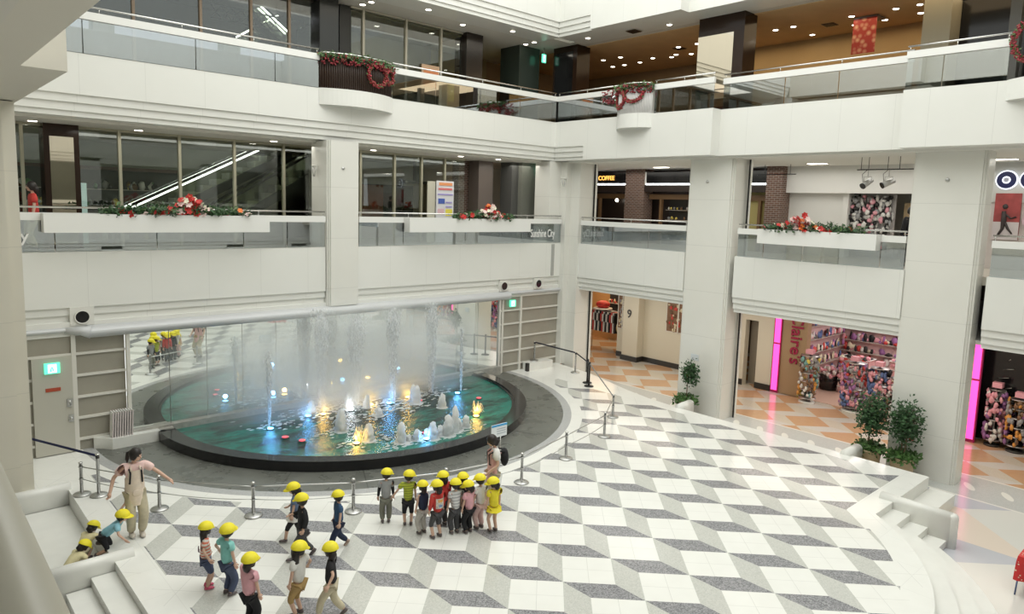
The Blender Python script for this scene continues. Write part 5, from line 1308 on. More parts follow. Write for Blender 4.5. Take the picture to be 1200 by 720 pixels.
# notices on pillars
a = onx(814, 419, 9.13); t = tag(MB().box(9.13, 9.15, a.y - .14, a.y + .14, a.z - .1, a.z + .1).build('wall_notice', mat('pale_notice', (.66, .70, .72), .4), None, tuple(a)), 'pale notice on the pillar above the small potted tree', 'notice')
a = onx(1068, 514, 9.13); m = MB(); disc(m, 9.15, a.y, a.z, .07, .012); tag(m.build('round_notice', mat('red_ring', (.6, .1, .08), .4), None, tuple(a)), 'small red round notice low on the pillar behind the potted trees', 'notice')

# ================================================================== POTTED TREES
POTM = mat('tan_pot', (.52, .40, .24), .6, var=.08, vs=6); BARK = mat('bark', (.20, .13, .08), .8)
def potted(x, y, h, cr, label, seed, lean=(0, 0), pot=True, stems=2, sparse=1.):
    rr = random.Random(seed); t = thing('potted_tree', (x, y, -.6), label, 'potted plant', 'potted trees by the pillars'); z = -.6
    m = MB(); m.lathe([(.20, 0), (.24, .03), (.28, .52), (.30, .53), (.30, .57), (.26, .57), (.25, .5)], (x, y, z), 24); m.build('pot', POTM, t)
    m = MB(); m.lathe([(.25, .50), (.2, .52), (.02, .53)], (x, y, z), 16); m.build('soil', MATS['soil'], t)
    m = MB()
    for k in range(stems):
        a = rr.uniform(0, 2 * PI); P = [(x + .04 * math.cos(a), y + .04 * math.sin(a), z + .35)]
        for i in range(1, 5): f = i / 4; P.append((x + lean[0] * f + .05 * math.cos(a + f * 2), y + lean[1] * f + .05 * math.sin(a + f * 2), z + .35 + (h - .35 - cr * .5) * f))
        m.path(P, [.02, .018, .016, .013, .009], 6)
        for _ in range(6):
            c = Vector(P[3]).lerp(Vector(P[4]), rr.random()); d = Vector((rr.uniform(-1, 1), rr.uniform(-1, 1), rr.uniform(0, 1))).normalized() * cr * .8; m.tube(c, c + d, .008, .003, 5)
    m.build('trunk', BARK, t)
    m = MB(); cz = z + h - cr * 1.25
    for _ in range(int(1500 * sparse)):
        d = Vector((rr.gauss(0, 1), rr.gauss(0, 1), rr.gauss(0, 1))).normalized() * rr.random() ** .45
        q = 1.05 + .4 * math.sin(d.x * 9 + seed) * math.cos(d.y * 7 + d.z * 8)
        c = (x + lean[0] + d.x * cr * .85 * q, y + lean[1] + d.y * cr * .85 * q, cz + d.z * cr * 1.3 * q)
        leafball(m, c, .01, 1, .10, rr, 1)
    m.build('foliage', LEAF, t)
    m = MB(); 
    for _ in range(420):
        a = rr.uniform(0, 2 * PI); q = rr.random() ** .5 * .36; leafball(m, (x + q * math.cos(a), y + q * math.sin(a), z + .58 + rr.uniform(-.04, .16) - q * .2), .01, 1, .13, rr, 1)
    m.build('underplanting', mat('under_leaf', (.06, .14, .03), .5, var=.4, vs=12), t)
potted(8.62, 3.33, 1.85, .30, 'slim potted tree standing before the middle right pillar', 31, (.0, -.12), stems=1, sparse=.45)
potted(8.66, -2.30, 1.95, .40, 'bushy potted tree, left of the pair by the widest pillar', 32, (0, .0), stems=2)
potted(8.66, -3.10, 1.95, .42, 'bushy potted tree, right of the pair by the widest pillar', 33, (0, .0), stems=3)
# the low step post right, table with red cloth
REDC = None
def clothmat():
    m, t, b = newmat('red_print_cloth'); E.T = t; tc = t.nodes.new('ShaderNodeTexCoord'); v = t.nodes.new('ShaderNodeTexVoronoi'); v.inputs['Scale'].default_value = 16; t.links.new(tc.outputs['Object'], v.inputs['Vector'])
    c = rgbmix(t, E(v.outputs['Distance']) < .22, (.62, .03, .03), (.80, .70, .55)); t.links.new(c, b.inputs['Base Color']); return m
RC = clothmat()
tc_ = onz(1187, 697, -.6); tx, ty = tc_.x + .38, tc_.y - .38
t = thing('square_table', (tx, ty, -.6), 'square table at the lower right photo edge', 'table'); MB().box(tx - .36, tx + .36, ty - .36, ty + .36, .09, .115).build('tabletop', mat('table_top', (.4, .3, .2), .4), t)
for sx in (-1, 1):
    for sy in (-1, 1): m = MB(); m.tube((tx + .33 * sx, ty + .33 * sy, .1), (tx + .36 * sx, ty + .36 * sy, -.6), .014); m.build('leg', mat('blue_steel', (.12, .16, .3), .3, .6), t)
m = MB(); n = 40; vs = []
def sq_(u, r): # point on square outline
    s_ = u * 4; k = int(s_) % 4; f = s_ - int(s_); c = [(-1, -1), (1, -1), (1, 1), (-1, 1)]; a, b = c[k], c[(k + 1) % 4]; return tx + r * (a[0] + (b[0] - a[0]) * f), ty + r * (a[1] + (b[1] - a[1]) * f)
for j_ in range(5):
    for k in range(n):
        x, y = sq_(k / n, .375 + (.0 if j_ == 0 else .01 + .012 * j_ * math.sin(k * 1.9))); vs.append((x, y, .125 - .11 * j_))
m.add(vs + [(tx, ty, .125)], [(j_ * n + k, (j_ + 1) * n + k, (j_ + 1) * n + (k + 1) % n, j_ * n + (k + 1) % n) for j_ in range(4) for k in range(n)] + [(5 * n, k, (k + 1) % n) for k in range(n)])
tag(m.build('tablecloth', RC, None, (tx, ty, .12)), 'red white printed tablecloth on the table at the right edge', 'tablecloth')
def chair(x, y, rz, label, first=[None]):
    if first[0] is not None: return dup(first[0], (x, y, -.6), rz, label)
    t = thing('metal_chair', (0, 0, -.6), label, 'chair', 'chairs at the red table'); first[0] = t; z = -.6
    m = MB(); m.box(-.2, .2, -.2, .2, z + .43, z + .46); m.build('seat', mat('chair_seat_red', (.45, .03, .03), .5), t)
    m = MB(); m.box(-.21, -.18, -.19, .19, z + .60, z + .86); m.build('backrest', RC, t)
    for sx, sy in ((-1, -1), (-1, 1), (1, -1), (1, 1)):
        m = MB(); m.tube((.18 * sx, .18 * sy, z + .44), (.22 * sx, .2 * sy, z), .012); m.build('leg', CHROME, t)
    m = MB(); m.path([(-.19, -.18, z + .44), (-.21, -.18, z + .86), (-.21, .18, z + .86), (-.19, .18, z + .44)], .012); m.build('back_frame', CHROME, t)
    t.location = (x, y, -.6); t.rotation_euler = (0, 0, rz); return t
chair(tx - .62, ty - .72, -.2, 'red seated steel chair nearest the lower right photo corner')
# ================================================================== PEOPLE
SKIN = mat('skin', (.68, .44, .33), .55); HAIR = mat('black_hair', (.018, .013, .011), .45)
HATY = mat('yellow_cap', (.90, .78, .03), .6, var=.05, vs=20)
def skinmesh(name, verts, edges, radii, m, parent, extra=None, sub=1):
    me = bpy.data.meshes.new(name + '_frame'); me.from_pydata([tuple(v) for v in verts], edges, []); me.update()
    ob = bpy.data.objects.new(name + '_frame', me); COL.objects.link(ob)
    md = ob.modifiers.new('Skin', 'SKIN'); md.use_smooth_shade = True; md.branch_smoothing = .3
    sd = me.skin_vertices[0].data
    for i, r in enumerate(radii): sd[i].radius = (r, r) if not isinstance(r, tuple) else r; sd[i].use_root = (i == 0)
    ss = ob.modifiers.new('Sub', 'SUBSURF'); ss.levels = sub; ss.render_levels = sub
    dg = bpy.context.evaluated_depsgraph_get(); dg.update(); ev = ob.evaluated_get(dg); out = bpy.data.meshes.new_from_object(ev)
    mb = MB(); mb.add([tuple(v.co) for v in out.vertices], [tuple(p.vertices) for p in out.polygons], True)
    bpy.data.objects.remove(ob); bpy.data.meshes.remove(me); bpy.data.meshes.remove(out)
    if extra: mb.add(extra.v, extra.f, True)
    return mb.build(name, m, parent)
def ik(a, t, l1, l2, pole):
    d = t - a; L = max(.02, min(d.length, (l1 + l2) * .998)); dn = d.normalized(); x = (l1 * l1 - l2 * l2 + L * L) / (2 * L); h = math.sqrt(max(0, l1 * l1 - x * x))
    p = (pole - dn * pole.dot(dn)); p = p.normalized() if p.length > 1e-5 else dn.orthogonal().normalized()
    return a + dn * x + p * h, a + dn * L
def stripes(name, a, b, n, thick=.5):
    m, t, bs = newmat(name); E.T = t; tc = t.nodes.new('ShaderNodeTexCoord'); s = t.nodes.new('ShaderNodeSeparateXYZ'); t.links.new(tc.outputs['Object'], s.inputs[0])
    c = rgbmix(t, (E(s.outputs[2]) * n).fr() < thick, a, b); t.links.new(c, bs.inputs['Base Color']); bs.inputs['Roughness'].default_value = .8; return m
def cloth(name, c): return mat(name, c, .85, var=.08, vs=14)
def hand(ex, w, d, side, H):
    """palm with four curled fingers and a thumb"""
    d = d.normalized(); s = side.normalized(); n = d.cross(s).normalized(); k = H
    pe = w + d * .040 * k
    ex.ball(tuple(w + d * .022 * k), .5, (.020 * k * 2, .028 * k * 2, .034 * k * 2), 8, 6, Matrix((n, s, d)).transposed())
    for i, (o, L) in enumerate(((-.020, .034), (-.007, .040), (.007, .037), (.019, .028))):
        b = pe + s * o * k - d * .006 * k
        ex.path([b, b + d * L * .5 * k + n * .002 * k, b + d * L * .85 * k + n * .012 * k, b + d * L * k + n * .020 * k], [.0068 * k, .0062 * k, .0055 * k, .004 * k], 6)
    b = w + d * .012 * k + s * .022 * k
    ex.path([b, b + s * .014 * k + d * .012 * k, b + s * .018 * k + d * .030 * k + n * .006 * k], [.0075 * k, .0068 * k, .005 * k], 6)
def person(loc, az, H, label, shirt, pants, kid=True, sleeve='short', legs='long', hat=True, hair='short', shoe=(.12, .10, .10), under=None, head_turn=0, head_nod=8,
           lh=None, rh=None, lf=None, rf=None, pelvis=None, lean=0., side_lean=0., skirt=None, extra=None, hat_tilt=0, sock=None, group=None, hairm=None, handdir=None, hips=None):
    t = thing('person', (0, 0, 0), label, 'person', group)
    K = H
    if kid: hd, nz, sz, sw, hz, hw, ul, fl = .175, .80, .775, .098, .46, .05, .15, .13
    else: hd, nz, sz, sw, hz, hw, ul, fl = .135, .85, .815, .098, .525, .052, .165, .15
    ank = .04
    thigh = (hz - ank) * .5; shin = (hz - ank) * .5
    V3 = lambda x, y, z: Vector((x, y, z)) * K
    P = V3(*(pelvis or (0, 0, hz - .004)))
    sp = (nz - hz); ca, sa = math.cos(math.radians(lean)), math.sin(math.radians(lean)); cb, sb = math.cos(math.radians(side_lean)), math.sin(math.radians(side_lean))
    up = Vector((sa, sb * ca, ca * cb)).normalized(); fw = Vector((1, 0, 0)); fw = (fw - up * fw.dot(up)).normalized(); lt = up.cross(fw)
    Wt = P + up * sp * .35 * K; Ch = P + up * sp * .72 * K; Nb = P + up * sp * .93 * K; Nk = P + up * (sp + .015) * K
    ny_ = math.radians(head_turn); nn = math.radians(head_nod)
    hf = (fw * math.cos(ny_) + lt * math.sin(ny_)).normalized()
    hu = (Vector((0, 0, 1)) * .7 + up * .3).normalized(); hu = (hu * math.cos(nn) + hf * math.sin(nn)).normalized(); hf = (hf - hu * hf.dot(hu)).normalized(); hl = hu.cross(hf)
    Hc = Nk + hu * hd * .52 * K + hf * .008 * K
    Rm_ = Matrix((hf, hl, hu)).transposed()
    ex = MB()
    hr = hd * .5 * K
    ex.ball(tuple(Hc), hr, (.86, .74, 1.0), 16, 12, Rm_)
    ex.ball(tuple(Hc + hf * hr * .87 - hu * hr * .12), hr * .13, (1, .8, 1.3), 6, 5, Rm_)
    ex.ball(tuple(Hc + hf * hr * .42 - hu * hr * .55), hr * .46, (.9, .9, .75), 8, 6, Rm_)
    for s in (-1, 1): ex.ball(tuple(Hc + hl * hr * .75 * s - hu * hr * .1), hr * .2, (.7, .4, 1.1), 6, 5, Rm_)
    arms = []; vs = [P, Wt, Ch, Nb, Nk, Hc - hu * hr * .3]; es = [(0, 1), (1, 2), (2, 3), (3, 4), (4, 5)]
    tr = .085 if kid else .072; tb_ = tr * .60
    rd = [tb_ * K, tb_ * .92 * K, tb_ * .98 * K, tb_ * .55 * K, .026 * K, .03 * K]
    for s, tg in ((1, lh), (-1, rh)):
        S = P + up * (sz - hz) * K + lt * s * sw * K
        T = S + Vector(tg) * K if tg is not None else S + V3(.035, .035 * s, -(ul + fl) * .985)
        el, wr = ik(S, T, ul * K, fl * K, -fw * .9 + lt * s * .45 - up * .2)
        b = len(vs); vs += [S, el, wr, wr + (wr - el).normalized() * .02 * K]; es += [(2, b), (b, b + 1), (b + 1, b + 2), (b + 2, b + 3)]
        rd += [.018 * K, .023 * K, .017 * K, .015 * K]; arms.append((S, el, wr)); hand(ex, wr + (wr - el).normalized() * .012 * K, (wr - el), fw * .8 + lt * (-.2 * s), K * (1.05 if kid else .95))
    legj = []
    for s, tg in ((1, lf), (-1, rf)):
        Hh = P + lt * s * hw * K - Vector((0, 0, .03 * K)); foot = V3(*(tg if tg is not None else (0, .055 * s, ank)))
        kn, an = ik(Hh, foot, thigh * K, shin * K, fw + lt * .15 * s + Vector((0, 0, .2)))
        b = len(vs); vs += [Hh, kn, an]; es += [(0, b), (b, b + 1), (b + 1, b + 2)]
        rd += [.044 * K, .036 * K, .026 * K]; legj.append((Hh, kn, an))
    skinmesh('body', vs, es, rd, SKIN, t, ex)
    # face
    m = MB()
    for s in (-1, 1): m.ball(tuple(Hc + hf * hr * .80 + hl * hr * .28 * s + hu * hr * .04), hr * .09, (.5, 1.2, .8), 6, 5, Rm_)
    m.build('eyes', HAIR, t)
    m = MB(); m.ball(tuple(Hc + hf * hr * .80 - hu * hr * .5), hr * .12, (.5, 1.5, .45), 6, 5, Rm_); m.build('mouth', mat('lips', (.45, .16, .14), .5), t)
    # hair
    m = MB(); n = 18; b = 0; L = 9; va = []
    for i in range(L + 1):
        ph = i / L * PI * .5
        for k in range(n + 1):
            a = PI * .36 + (2 * PI - PI * .72) * k / n
            drop = 1.15 if hair == 'short' else 1.25
            q = 1.10; z = math.cos(ph * drop); rr_ = math.sin(min(PI / 2, ph * 1.0)) if ph * drop < PI / 2 else 1 - (ph * drop - PI / 2) * .5
            va.append(tuple(Hc + Rm_ @ Vector((math.cos(a) * .9 * rr_ * hr * q, math.sin(a) * .8 * rr_ * hr * q, z * hr * 1.08 if z > 0 else z * hr * 1.9))))
    m.add(va, [(i * (n + 1) + k, (i + 1) * (n + 1) + k, (i + 1) * (n + 1) + k + 1, i * (n + 1) + k + 1) for i in range(L) for k in range(n)], True)
    m.ball(tuple(Hc - hf * hr * .14 + hu * hr * .12), hr * 1.06, (.92, .84, 1.02), 14, 10, Rm_)
    if hair in ('long', 'bob'):
        e_ = 1.9 if hair == 'long' else 1.15
        m.path([tuple(Hc - hf * hr * .5), tuple(Hc - hf * hr * .75 - hu * hr * .6), tuple(Hc - hf * hr * .8 - Vector((0, 0, hr * e_))), tuple(Hc - hf * hr * .78 - Vector((0, 0, hr * (e_ + .35))))], [hr * .6, hr * .62, hr * .5, hr * .15], 10)
    if hair == 'pony':
        m.ball(tuple(Hc - hf * hr * .95 + hu * hr * .3), hr * .25); m.path([tuple(Hc - hf * hr * .95 + hu * hr * .3), tuple(Hc - hf * hr * 1.35 - hu * hr * .1), tuple(Hc - hf * hr * 1.3 - hu * hr * 1.1), tuple(Hc - hf * hr * 1.15 - hu * hr * 1.8)], [hr * .2, hr * .32, hr * .3, hr * .08], 8)
    m.build('hair', hairm or HAIR, t)
    if hat:
        q = hr * 1.3; va = []; n = 22; L = 8; hn = Matrix.Rotation(math.radians(hat_tilt), 3, hl)
        ct = Hc + hu * hr * .16
        for i in range(L + 1):
            ph = i / L * PI / 2
            for k in range(n):
                a = 2 * PI * k / n; w = 1 + .02 * math.cos(a * 6) * math.sin(ph)
                va.append(tuple(ct + hn @ (Rm_ @ Vector((math.cos(a) * math.sin(ph) * q * 1.0 * w, math.sin(a) * math.sin(ph) * q * .93 * w, math.cos(ph) * q * .88)))))
        m = MB(); m.add(va, [(i * n + k, (i + 1) * n + k, (i + 1) * n + (k + 1) % n, i * n + (k + 1) % n) for i in range(L) for k in range(n)], True)
        hc = m.build('cap', HATY, t)
        va = []; n = 14
        for j, (r0, dz) in enumerate(((.98, .0), (1.0, -.06))):
            for lay, (rr2, z2) in enumerate(((r0, dz), (1.0, dz))):
                for k in range(n + 1):
                    a = -PI * .42 + PI * .84 * k / n; e_ = 0 if lay == 0 else .5 * math.cos(a / .84) ** .7
                    va.append(tuple(ct + hn @ (Rm_ @ Vector((math.cos(a) * q * (.98 + e_), math.sin(a) * q * (.92 + e_ * .3), (z2 - e_ * .38) * q)))))
        m = MB(); N1 = n + 1; fs = []
        for k in range(n):
            fs += [(k, k + 1, N1 + k + 1, N1 + k), (2 * N1 + k, 3 * N1 + k, 3 * N1 + k + 1, 2 * N1 + k + 1), (N1 + k, N1 + k + 1, 3 * N1 + k + 1, 3 * N1 + k)]
        m.add(va, fs, True); m.build('brim', HATY, t)
    # shirt
    vs = [P - up * .012 * K, Wt, Ch, Nb + up * .004 * K]; es = [(0, 1), (1, 2), (2, 3)]; g = .007
    rd = [(tr + g + .006) * K, (tr * .98 + g) * K, (tr + g + .002) * K, .036 * K]
    for S, el, wr in arms:
        b = len(vs); vs.append(S); es.append((2, b)); rd.append(.056 * K)
        if sleeve == 'short': vs.append(S.lerp(el, .72)); es.append((b, b + 1)); rd.append(.047 * K)
        elif sleeve == 'long': vs += [el, el.lerp(wr, .95)]; es += [(b, b + 1), (b + 1, b + 2)]; rd += [.041 * K, .031 * K]
        elif sleeve == 'none': pass
    skinmesh('shirt', vs, es, rd, shirt, t)
    if under:   # sleeves of a second garment
        for S, el, wr in arms:
            m = MB(); m.path([S.lerp(el, .6), el, el.lerp(wr, .92)], [.030 * K, .029 * K, .022 * K], 10); m.build('undershirt_sleeve', under, t)
    # trousers
    vs = [P + up * .01 * K]; es = []; rd = [(tr - .006) * K]
    for Hh, kn, an in legj:
        b = len(vs); vs.append(Hh); es.append((0, b)); rd.append(.066 * K)
        if legs == 'long': vs += [kn, kn.lerp(an, .95)]; es += [(b, b + 1), (b + 1, b + 2)]; rd += [.056 * K, .047 * K]
        elif legs == 'shorts': vs += [Hh.lerp(kn, .55), Hh.lerp(kn, .95)]; es += [(b, b + 1), (b + 1, b + 2)]; rd += [.056 * K, .054 * K]
        elif legs == 'capri': vs += [kn, kn.lerp(an, .3)]; es += [(b, b + 1), (b + 1, b + 2)]; rd += [.044 * K, .040 * K]
        elif legs == 'brief': vs += [Hh.lerp(kn, .3)]; es += [(b, b + 1)]; rd += [.058 * K]
    skinmesh('trousers' if legs != 'shorts' else 'shorts', vs, es, rd, pants, t)
    if skirt:
        m = MB(); n = 26; va = []
        for j in range(5):
            f = j / 4
            for k in range(n):
                a = 2 * PI * k / n; r = (tr + .012 + .045 * f + .006 * math.cos(a * 8) * f) * K; va.append(tuple(P + up * .02 * K - Vector((0, 0, 1)) * f * skirt[1] * K + Vector((math.cos(a) * r, math.sin(a) * r, 0))))
        m.add(va, [(j * n + k, (j + 1) * n + k, (j + 1) * n + (k + 1) % n, j * n + (k + 1) % n) for j in range(4) for k in range(n)], True); m.build('skirt', skirt[0], t)
    # shoes
    sm = mat('shoe_%d_%d_%d' % tuple(int(c * 99) for c in shoe), shoe, .5); sole = mat('shoe_sole', (.6, .58, .55), .6)
    for Hh, kn, an in legj:
        d = (an - kn).normalized(); f_ = fw.copy() if abs(fw.z) < .6 else Vector((1, 0, 0)); f_ = Vector((f_.x, f_.y, 0)).normalized()
        pitch = 0
        if an.z > ank * K * 1.25 and pelvis is None: f_ = (f_ * .75 - Vector((0, 0, .66))).normalized()
        u_ = f_.cross(Vector((0, 1, 0))); u_ = -u_ if u_.z < 0 else u_
        sR = Matrix((f_, Vector((0, 1, 0)), u_)).transposed()
        m = MB(); c = an + f_ * .035 * K - u_ * .014 * K
        m.ball(tuple(c), 1, (.072 * K, .030 * K, .026 * K), 12, 8, sR); m.ball(tuple(an), 1, (.032 * K, .028 * K, .032 * K), 10, 6)
        s_ = m.build('shoe', sm, t)
        m = MB(); m.ball(tuple(c - u_ * .018 * K), 1, (.070 * K, .029 * K, .008 * K), 12, 6, sR); so = m.build('sole', sole, t); so.parent = s_
    if extra: extra(t, dict(P=P, up=up, fw=fw, lt=lt, Wt=Wt, Ch=Ch, K=K, tr=tr, Hc=Hc, arms=arms, Nb=Nb))
    t.location = loc; t.rotation_euler = (0, 0, math.radians(az))
    return t
def backpack(col, big=1.):
    def f(t, d):
        K = d['K']; c = d['Ch'] - d['fw'] * (d['tr'] + .05) * K - d['up'] * .05 * K; R = Matrix((d['fw'], d['lt'], d['up'])).transposed()
        m = MB(); m.ball(tuple(c), 1, (.045 * K * big, .075 * K * big, .10 * K * big), 14, 10, R); b = m.build('backpack', col, t)
        for s in (-1, 1):
            sh = d['Ch'] + d['lt'] * s * .06 * K + d['up'] * .055 * K; m = MB()
            m.path([c + d['lt'] * s * .05 * K + d['up'] * .08 * K, sh, d['Ch'] + d['fw'] * (d['tr'] + .013) * K + d['lt'] * s * .055 * K, d['Wt'] + d['fw'] * (d['tr'] + .005) * K + d['lt'] * s * .062 * K, d['Wt'] - d['fw'] * .03 * K + d['lt'] * s * .07 * K], .009 * K, 6); m.build('strap', col, t)
    return f
def apron(col, pack=None, trim=None, pocket=True):
    def f(t, d):
        K = d['K']; va = []; n = 14; L = 8; top = d['Ch'] + d['up'] * .02 * K
        for j in range(L + 1):
            g = j / L; z = top.lerp(d['P'] - d['up'] * .14 * K, g); half = (.9 if j < 2 else 1.75); r = (d['tr'] + .014 + .02 * max(0, g - .4)) * K
            for k in range(n + 1):
                a = -half + 2 * half * k / n; va.append(tuple(z + d['fw'] * math.cos(a) * r + d['lt'] * math.sin(a) * r * 1.1))
        m = MB(); m.add(va, [(j * (n + 1) + k, (j + 1) * (n + 1) + k, (j + 1) * (n + 1) + k + 1, j * (n + 1) + k + 1) for j in range(L) for k in range(n)], True)
        a = m.build('apron', col, t)
        if pocket:
            m = MB(); c = d['P'] + d['fw'] * (d['tr'] + .018) * K - d['up'] * .0 * K; m.ball(tuple(c), 1, (.006 * K, .05 * K, .04 * K), 10, 6); m.build('apron_pocket', trim or col, t)
        for s in (-1, 1):
            m = MB(); m.path([top + d['fw'] * (d['tr'] + .01) * K + d['lt'] * s * .045 * K, d['Nb'] + d['lt'] * s * .045 * K + d['up'] * .01 * K, d['Ch'] - d['fw'] * (d['tr'] + .01) * K + d['lt'] * s * .02 * K], .010 * K, 6); m.build('apron_strap', col, t)
        if pack: pack(t, d)
    return f
def patch(name, col, w, h, up=.0, back=True):
    def f(t, d):
        K = d['K']; s = -1 if back else 1; va = []; n = 6
        for j in range(3):
            for k in range(n + 1):
                a = (-w + 2 * w * k / n); r = (d['tr'] + .016) * K; va.append(tuple(d['Wt'].lerp(d['Ch'], .5) + d['up'] * (up + h * (j / 2 - .5)) * K + d['fw'] * s * math.cos(a) * r + d['lt'] * math.sin(a) * r))
        m = MB(); m.add(va, [(j * (n + 1) + k, j * (n + 1) + k + 1, (j + 1) * (n + 1) + k + 1, (j + 1) * (n + 1) + k) for j in range(2) for k in range(n)], True); m.build(name, col, t)
    return f
def multi(*fs):
    def f(t, d):
        for g in fs: g(t, d)
    return f
def G(x, y, z=0.): p = onz(x, y, z); return (p.x, p.y, z)
CL = {k: cloth('cloth_' + k, v) for k, v in dict(grey=(.36, .37, .38), khaki=(.20, .20, .16), black=(.015, .015, .018), navy=(.02, .03, .07), lightgrey=(.55, .52, .48), red=(.62, .06, .05), darkgrey=(.07, .07, .075), pink=(.78, .42, .47), white=(.78, .77, .74), pinkl=(.72, .50, .48), yellow=(.85, .72, .04), denim=(.14, .20, .32), jeans=(.07, .09, .16), aqua=(.28, .66, .62), blue=(.30, .60, .72), beige=(.56, .50, .36), cream=(.76, .72, .55), brown=(.10, .05, .05), teacher_pink=(.84, .60, .56), apron_beige=(.80, .68, .56), apron_pink=(.80, .48, .46), mustard=(.45, .30, .12), dblue=(.04, .10, .20), lyellow=(.78, .70, .42)).items()}
LIME = stripes('lime_stripes', (.52, .58, .06), (.30, .36, .04), 22); RW = stripes('red_white_stripes', (.80, .74, .68), (.70, .20, .12), 20); GW = stripes('grey_white_stripes', (.32, .34, .36), (.70, .70, .70), 18, .75)
walk = dict(lf=(.17, .05, .045), rf=(-.17, -.05, .075), lh=(-.10, .05, -.24), rh=(.13, -.05, -.22), pelvis=None)
# --- the group at the fountain barrier
person(G(452, 613), 62, 1.05, 'child in grey shirt with black sleeves and khaki trousers, leftmost of the crowd', CL['grey'], CL['khaki'], under=CL['black'], head_turn=-40)
person(G(478, 616), 58, 1.06, 'child in lime striped shirt and black shorts, second from the left in the crowd', LIME, CL['black'], legs='capri', head_turn=-40, lh=(.02, .16, -.22))
person(G(495, 626), 95, 1.0, 'child in navy sleeveless top and light trousers, third from the left in the crowd', CL['navy'], CL['lightgrey'], hair='bob', sleeve='none', head_turn=-20)
person(G(519, 617), 85, 1.06, 'child in dark red coat standing behind the one in the printed red jacket', CL['red'], CL['darkgrey'], sleeve='long', hair='bob')
person(G(512, 631), 88, 1.08, 'child in red jacket with a printed pale back panel, front of the crowd', CL['red'], CL['darkgrey'], sleeve='long', hair='bob', legs='capri', lf=(.0, .07, .04), rf=(.0, -.07, .04),
       extra=multi(patch('pale_back_print', mat('print_pale', (.62, .58, .52), .7, var=.35, vs=40), .85, .17), patch('orange_print', mat('print_orange', (.8, .38, .08), .7), .5, .05, .045), patch('blue_print', mat('print_blue', (.2, .3, .5), .7), .35, .04, -.04)))
person(G(533, 626), 80, 1.04, 'child in grey and white striped top and dark grey trousers, beside the red jacket', GW, CL['darkgrey'], hair='short', head_turn=-20)
person(G(542, 618), 75, 1.05, 'child in black top half hidden behind the striped one', CL['black'], CL['black'], sleeve='long', hair='bob')
person(G(549, 625), 95, 1.0, 'child in pink shirt and black trousers, right half of the crowd', CL['pink'], CL['black'], hair='bob', head_turn=30)
person(G(562, 620), 90, 1.05, 'child in cream top and pink leggings left of the one in yellow', CL['white'], CL['pinkl'], hair='short')
person(G(578, 624), 80, 1.05, 'child in bright yellow shirt with bare legs, rightmost of the crowd', CL['yellow'], CL['yellow'], legs='brief', hair='bob', skirt=(CL['yellow'], .07), head_turn=50)
person(G(578, 600), 150, 1.58, 'woman in pink apron and white shirt with a black backpack, beside the children', CL['white'], CL['beige'], kid=False, hat=False, hair='bob', head_nod=30, extra=apron(CL['apron_pink'], backpack(CL['black'], 1.15), CL['mustard']), lh=(.10, .03, -.25), rh=(.04, -.05, -.29))
# --- the walkers
w1 = dict(lf=(.15, .045, .045), rf=(-.17, -.045, .07))
person(G(346, 634), 150, 1.07, 'walking child with long hair, denim top and white skirt, farthest of the walkers', CL['denim'], CL['black'], legs='capri', hair='long', skirt=(CL['white'], .10), lf=(.15, .045, .045), rf=(-.2, -.045, .10), rh=(.1, -.05, -.22))
person(G(355, 654), 165, 1.12, 'walking child all in black behind the one in denim', CL['black'], CL['darkgrey'], sleeve='long', hair='short', head_turn=-150 + 20 if False else -60, rh=(.13, -.03, -.12), lh=(.02, .05, -.26), **w1)
person(G(397, 643), 170, 1.04, 'walking child in navy shirt and black trousers, right of the black dressed one', CL['dblue'], CL['navy'], hair='short', head_turn=-80, lf=(.16, .045, .045), rf=(-.17, -.045, .075), shoe=(.4, .3, .25))
person(G(350, 722), 120, 1.12, 'long haired child in white shirt and brown shorts at the lower edge', CL['white'], CL['mustard'], legs='capri', hair='long', head_turn=-95, rh=(.02, -.14, -.20), under=None)
person(G(388, 723), 140, 1.12, 'child in black shirt and beige trousers holding hands at the lower edge', CL['black'], CL['beige'], hair='bob', head_turn=-60, lh=(-.02, .15, -.20), **w1)
person(G(242, 690), -15, 1.06, 'child in red striped top and denim shorts holding hands with the aqua shirt', RW, CL['jeans'], legs='shorts', hair='long', shoe=(.6, .1, .18), head_turn=60, lh=(.03, .05, -.25), rh=(.03, -.14, -.21), extra=patch('dark_back_print', mat('print_dark', (.12, .05, .07), .7), .6, .06, -.02))
person(G(267, 698), 10, 1.12, 'child in aqua shirt and jeans beside the red striped one', CL['aqua'], CL['jeans'], hair='short', head_turn=25, lh=(.02, .14, -.20), hat_tilt=-12)
person(G(293, 737), 20, 1.1, 'child in pink top and black striped trousers cut by the lower edge', CL['pink'], CL['black'], hair='bob', head_turn=20, lh=(.18, .03, .02), hat_tilt=-8)
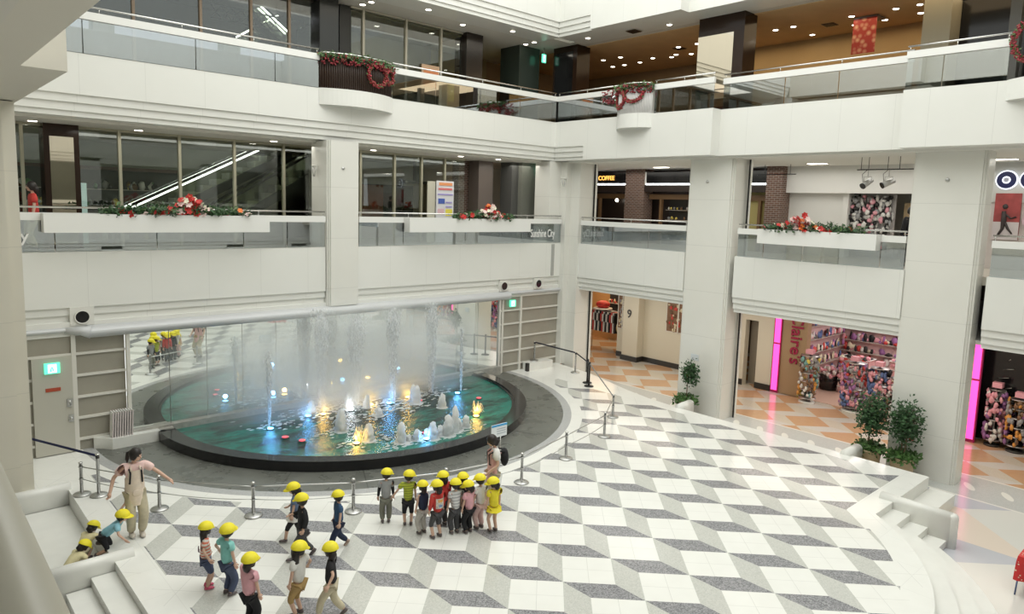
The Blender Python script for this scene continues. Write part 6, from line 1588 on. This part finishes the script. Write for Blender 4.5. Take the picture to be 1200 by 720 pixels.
# --- the woman at the left with her hand on the post
tb = G(160, 628)
t1 = person(tb, -92, 1.6, 'woman with ponytail, pale pink polo shirt, beige apron and backpack at the left', CL['teacher_pink'], CL['beige'], kid=False, hat=False, hair='pony', head_turn=45, head_nod=14, shoe=(.75, .68, .60),
            extra=apron(CL['apron_beige'], backpack(CL['black'])), lh=(.17, .20, -.17), rh=(.0, -.14, -.25), lf=(.02, .05, .04), rf=(-.02, -.045, .04))
# --- children at the bench steps
kx = G(141, 637)
kx = onz(126, 641, 0)
person((-7.62, kx.y, -.0), -30, 1.05, 'child in blue shirt and black shorts climbing onto the stage', CL['blue'], CL['black'], legs='capri', hair='short', pelvis=(-.06, 0, .20), lean=52, lh=(.02, .12, .22), rh=(.12, -.06, -.22), lf=(-.16, .06, .05), rf=(-.15, -.05, -.10), head_nod=-10, head_turn=0, hat_tilt=-5)
kx = onz(100, 655, -.32)
person((kx.x, kx.y, -.32), 35, 1.0, 'crouching child in pale yellow shirt on the bench step below the climbing one', CL['lyellow'], CL['beige'], hair='bob', legs='capri', pelvis=(-.10, 0, .16), lean=42, lh=(.16, .05, -.14), rh=(.16, -.05, -.14), lf=(.05, .07, .04), rf=(-.02, -.07, .04), head_nod=20)
kx = onz(84, 676, -.32)
person((kx.x, kx.y, -.32), 20, .98, 'crouching child in dark brown skirt at the left, reaching to the step', CL['lyellow'], CL['brown'], hair='bob', legs='shorts', pelvis=(-.10, 0, .15), lean=50, lh=(.12, .06, -.12), rh=(.12, -.10, -.22), lf=(.05, .07, .04), rf=(-.02, -.07, .04), head_nod=20, skirt=(CL['brown'], .08))
# --- shoppers upstairs
s1_ = ony(38, 235, 10.6); person((s1_.x, 10.5, 4.6), 180, 1.6, 'shopper in a red top behind the level two rail at far left', CL['red'], CL['lyellow'], kid=False, hat=False, hair='bob')
s2_ = onx(1068, 255, 11.2); person((11.2, s2_.y, 4.6), 60, 1.68, 'dark dressed shopper beside the widest pillar on level two', CL['black'], CL['black'], kid=False, hat=False, sleeve='long')
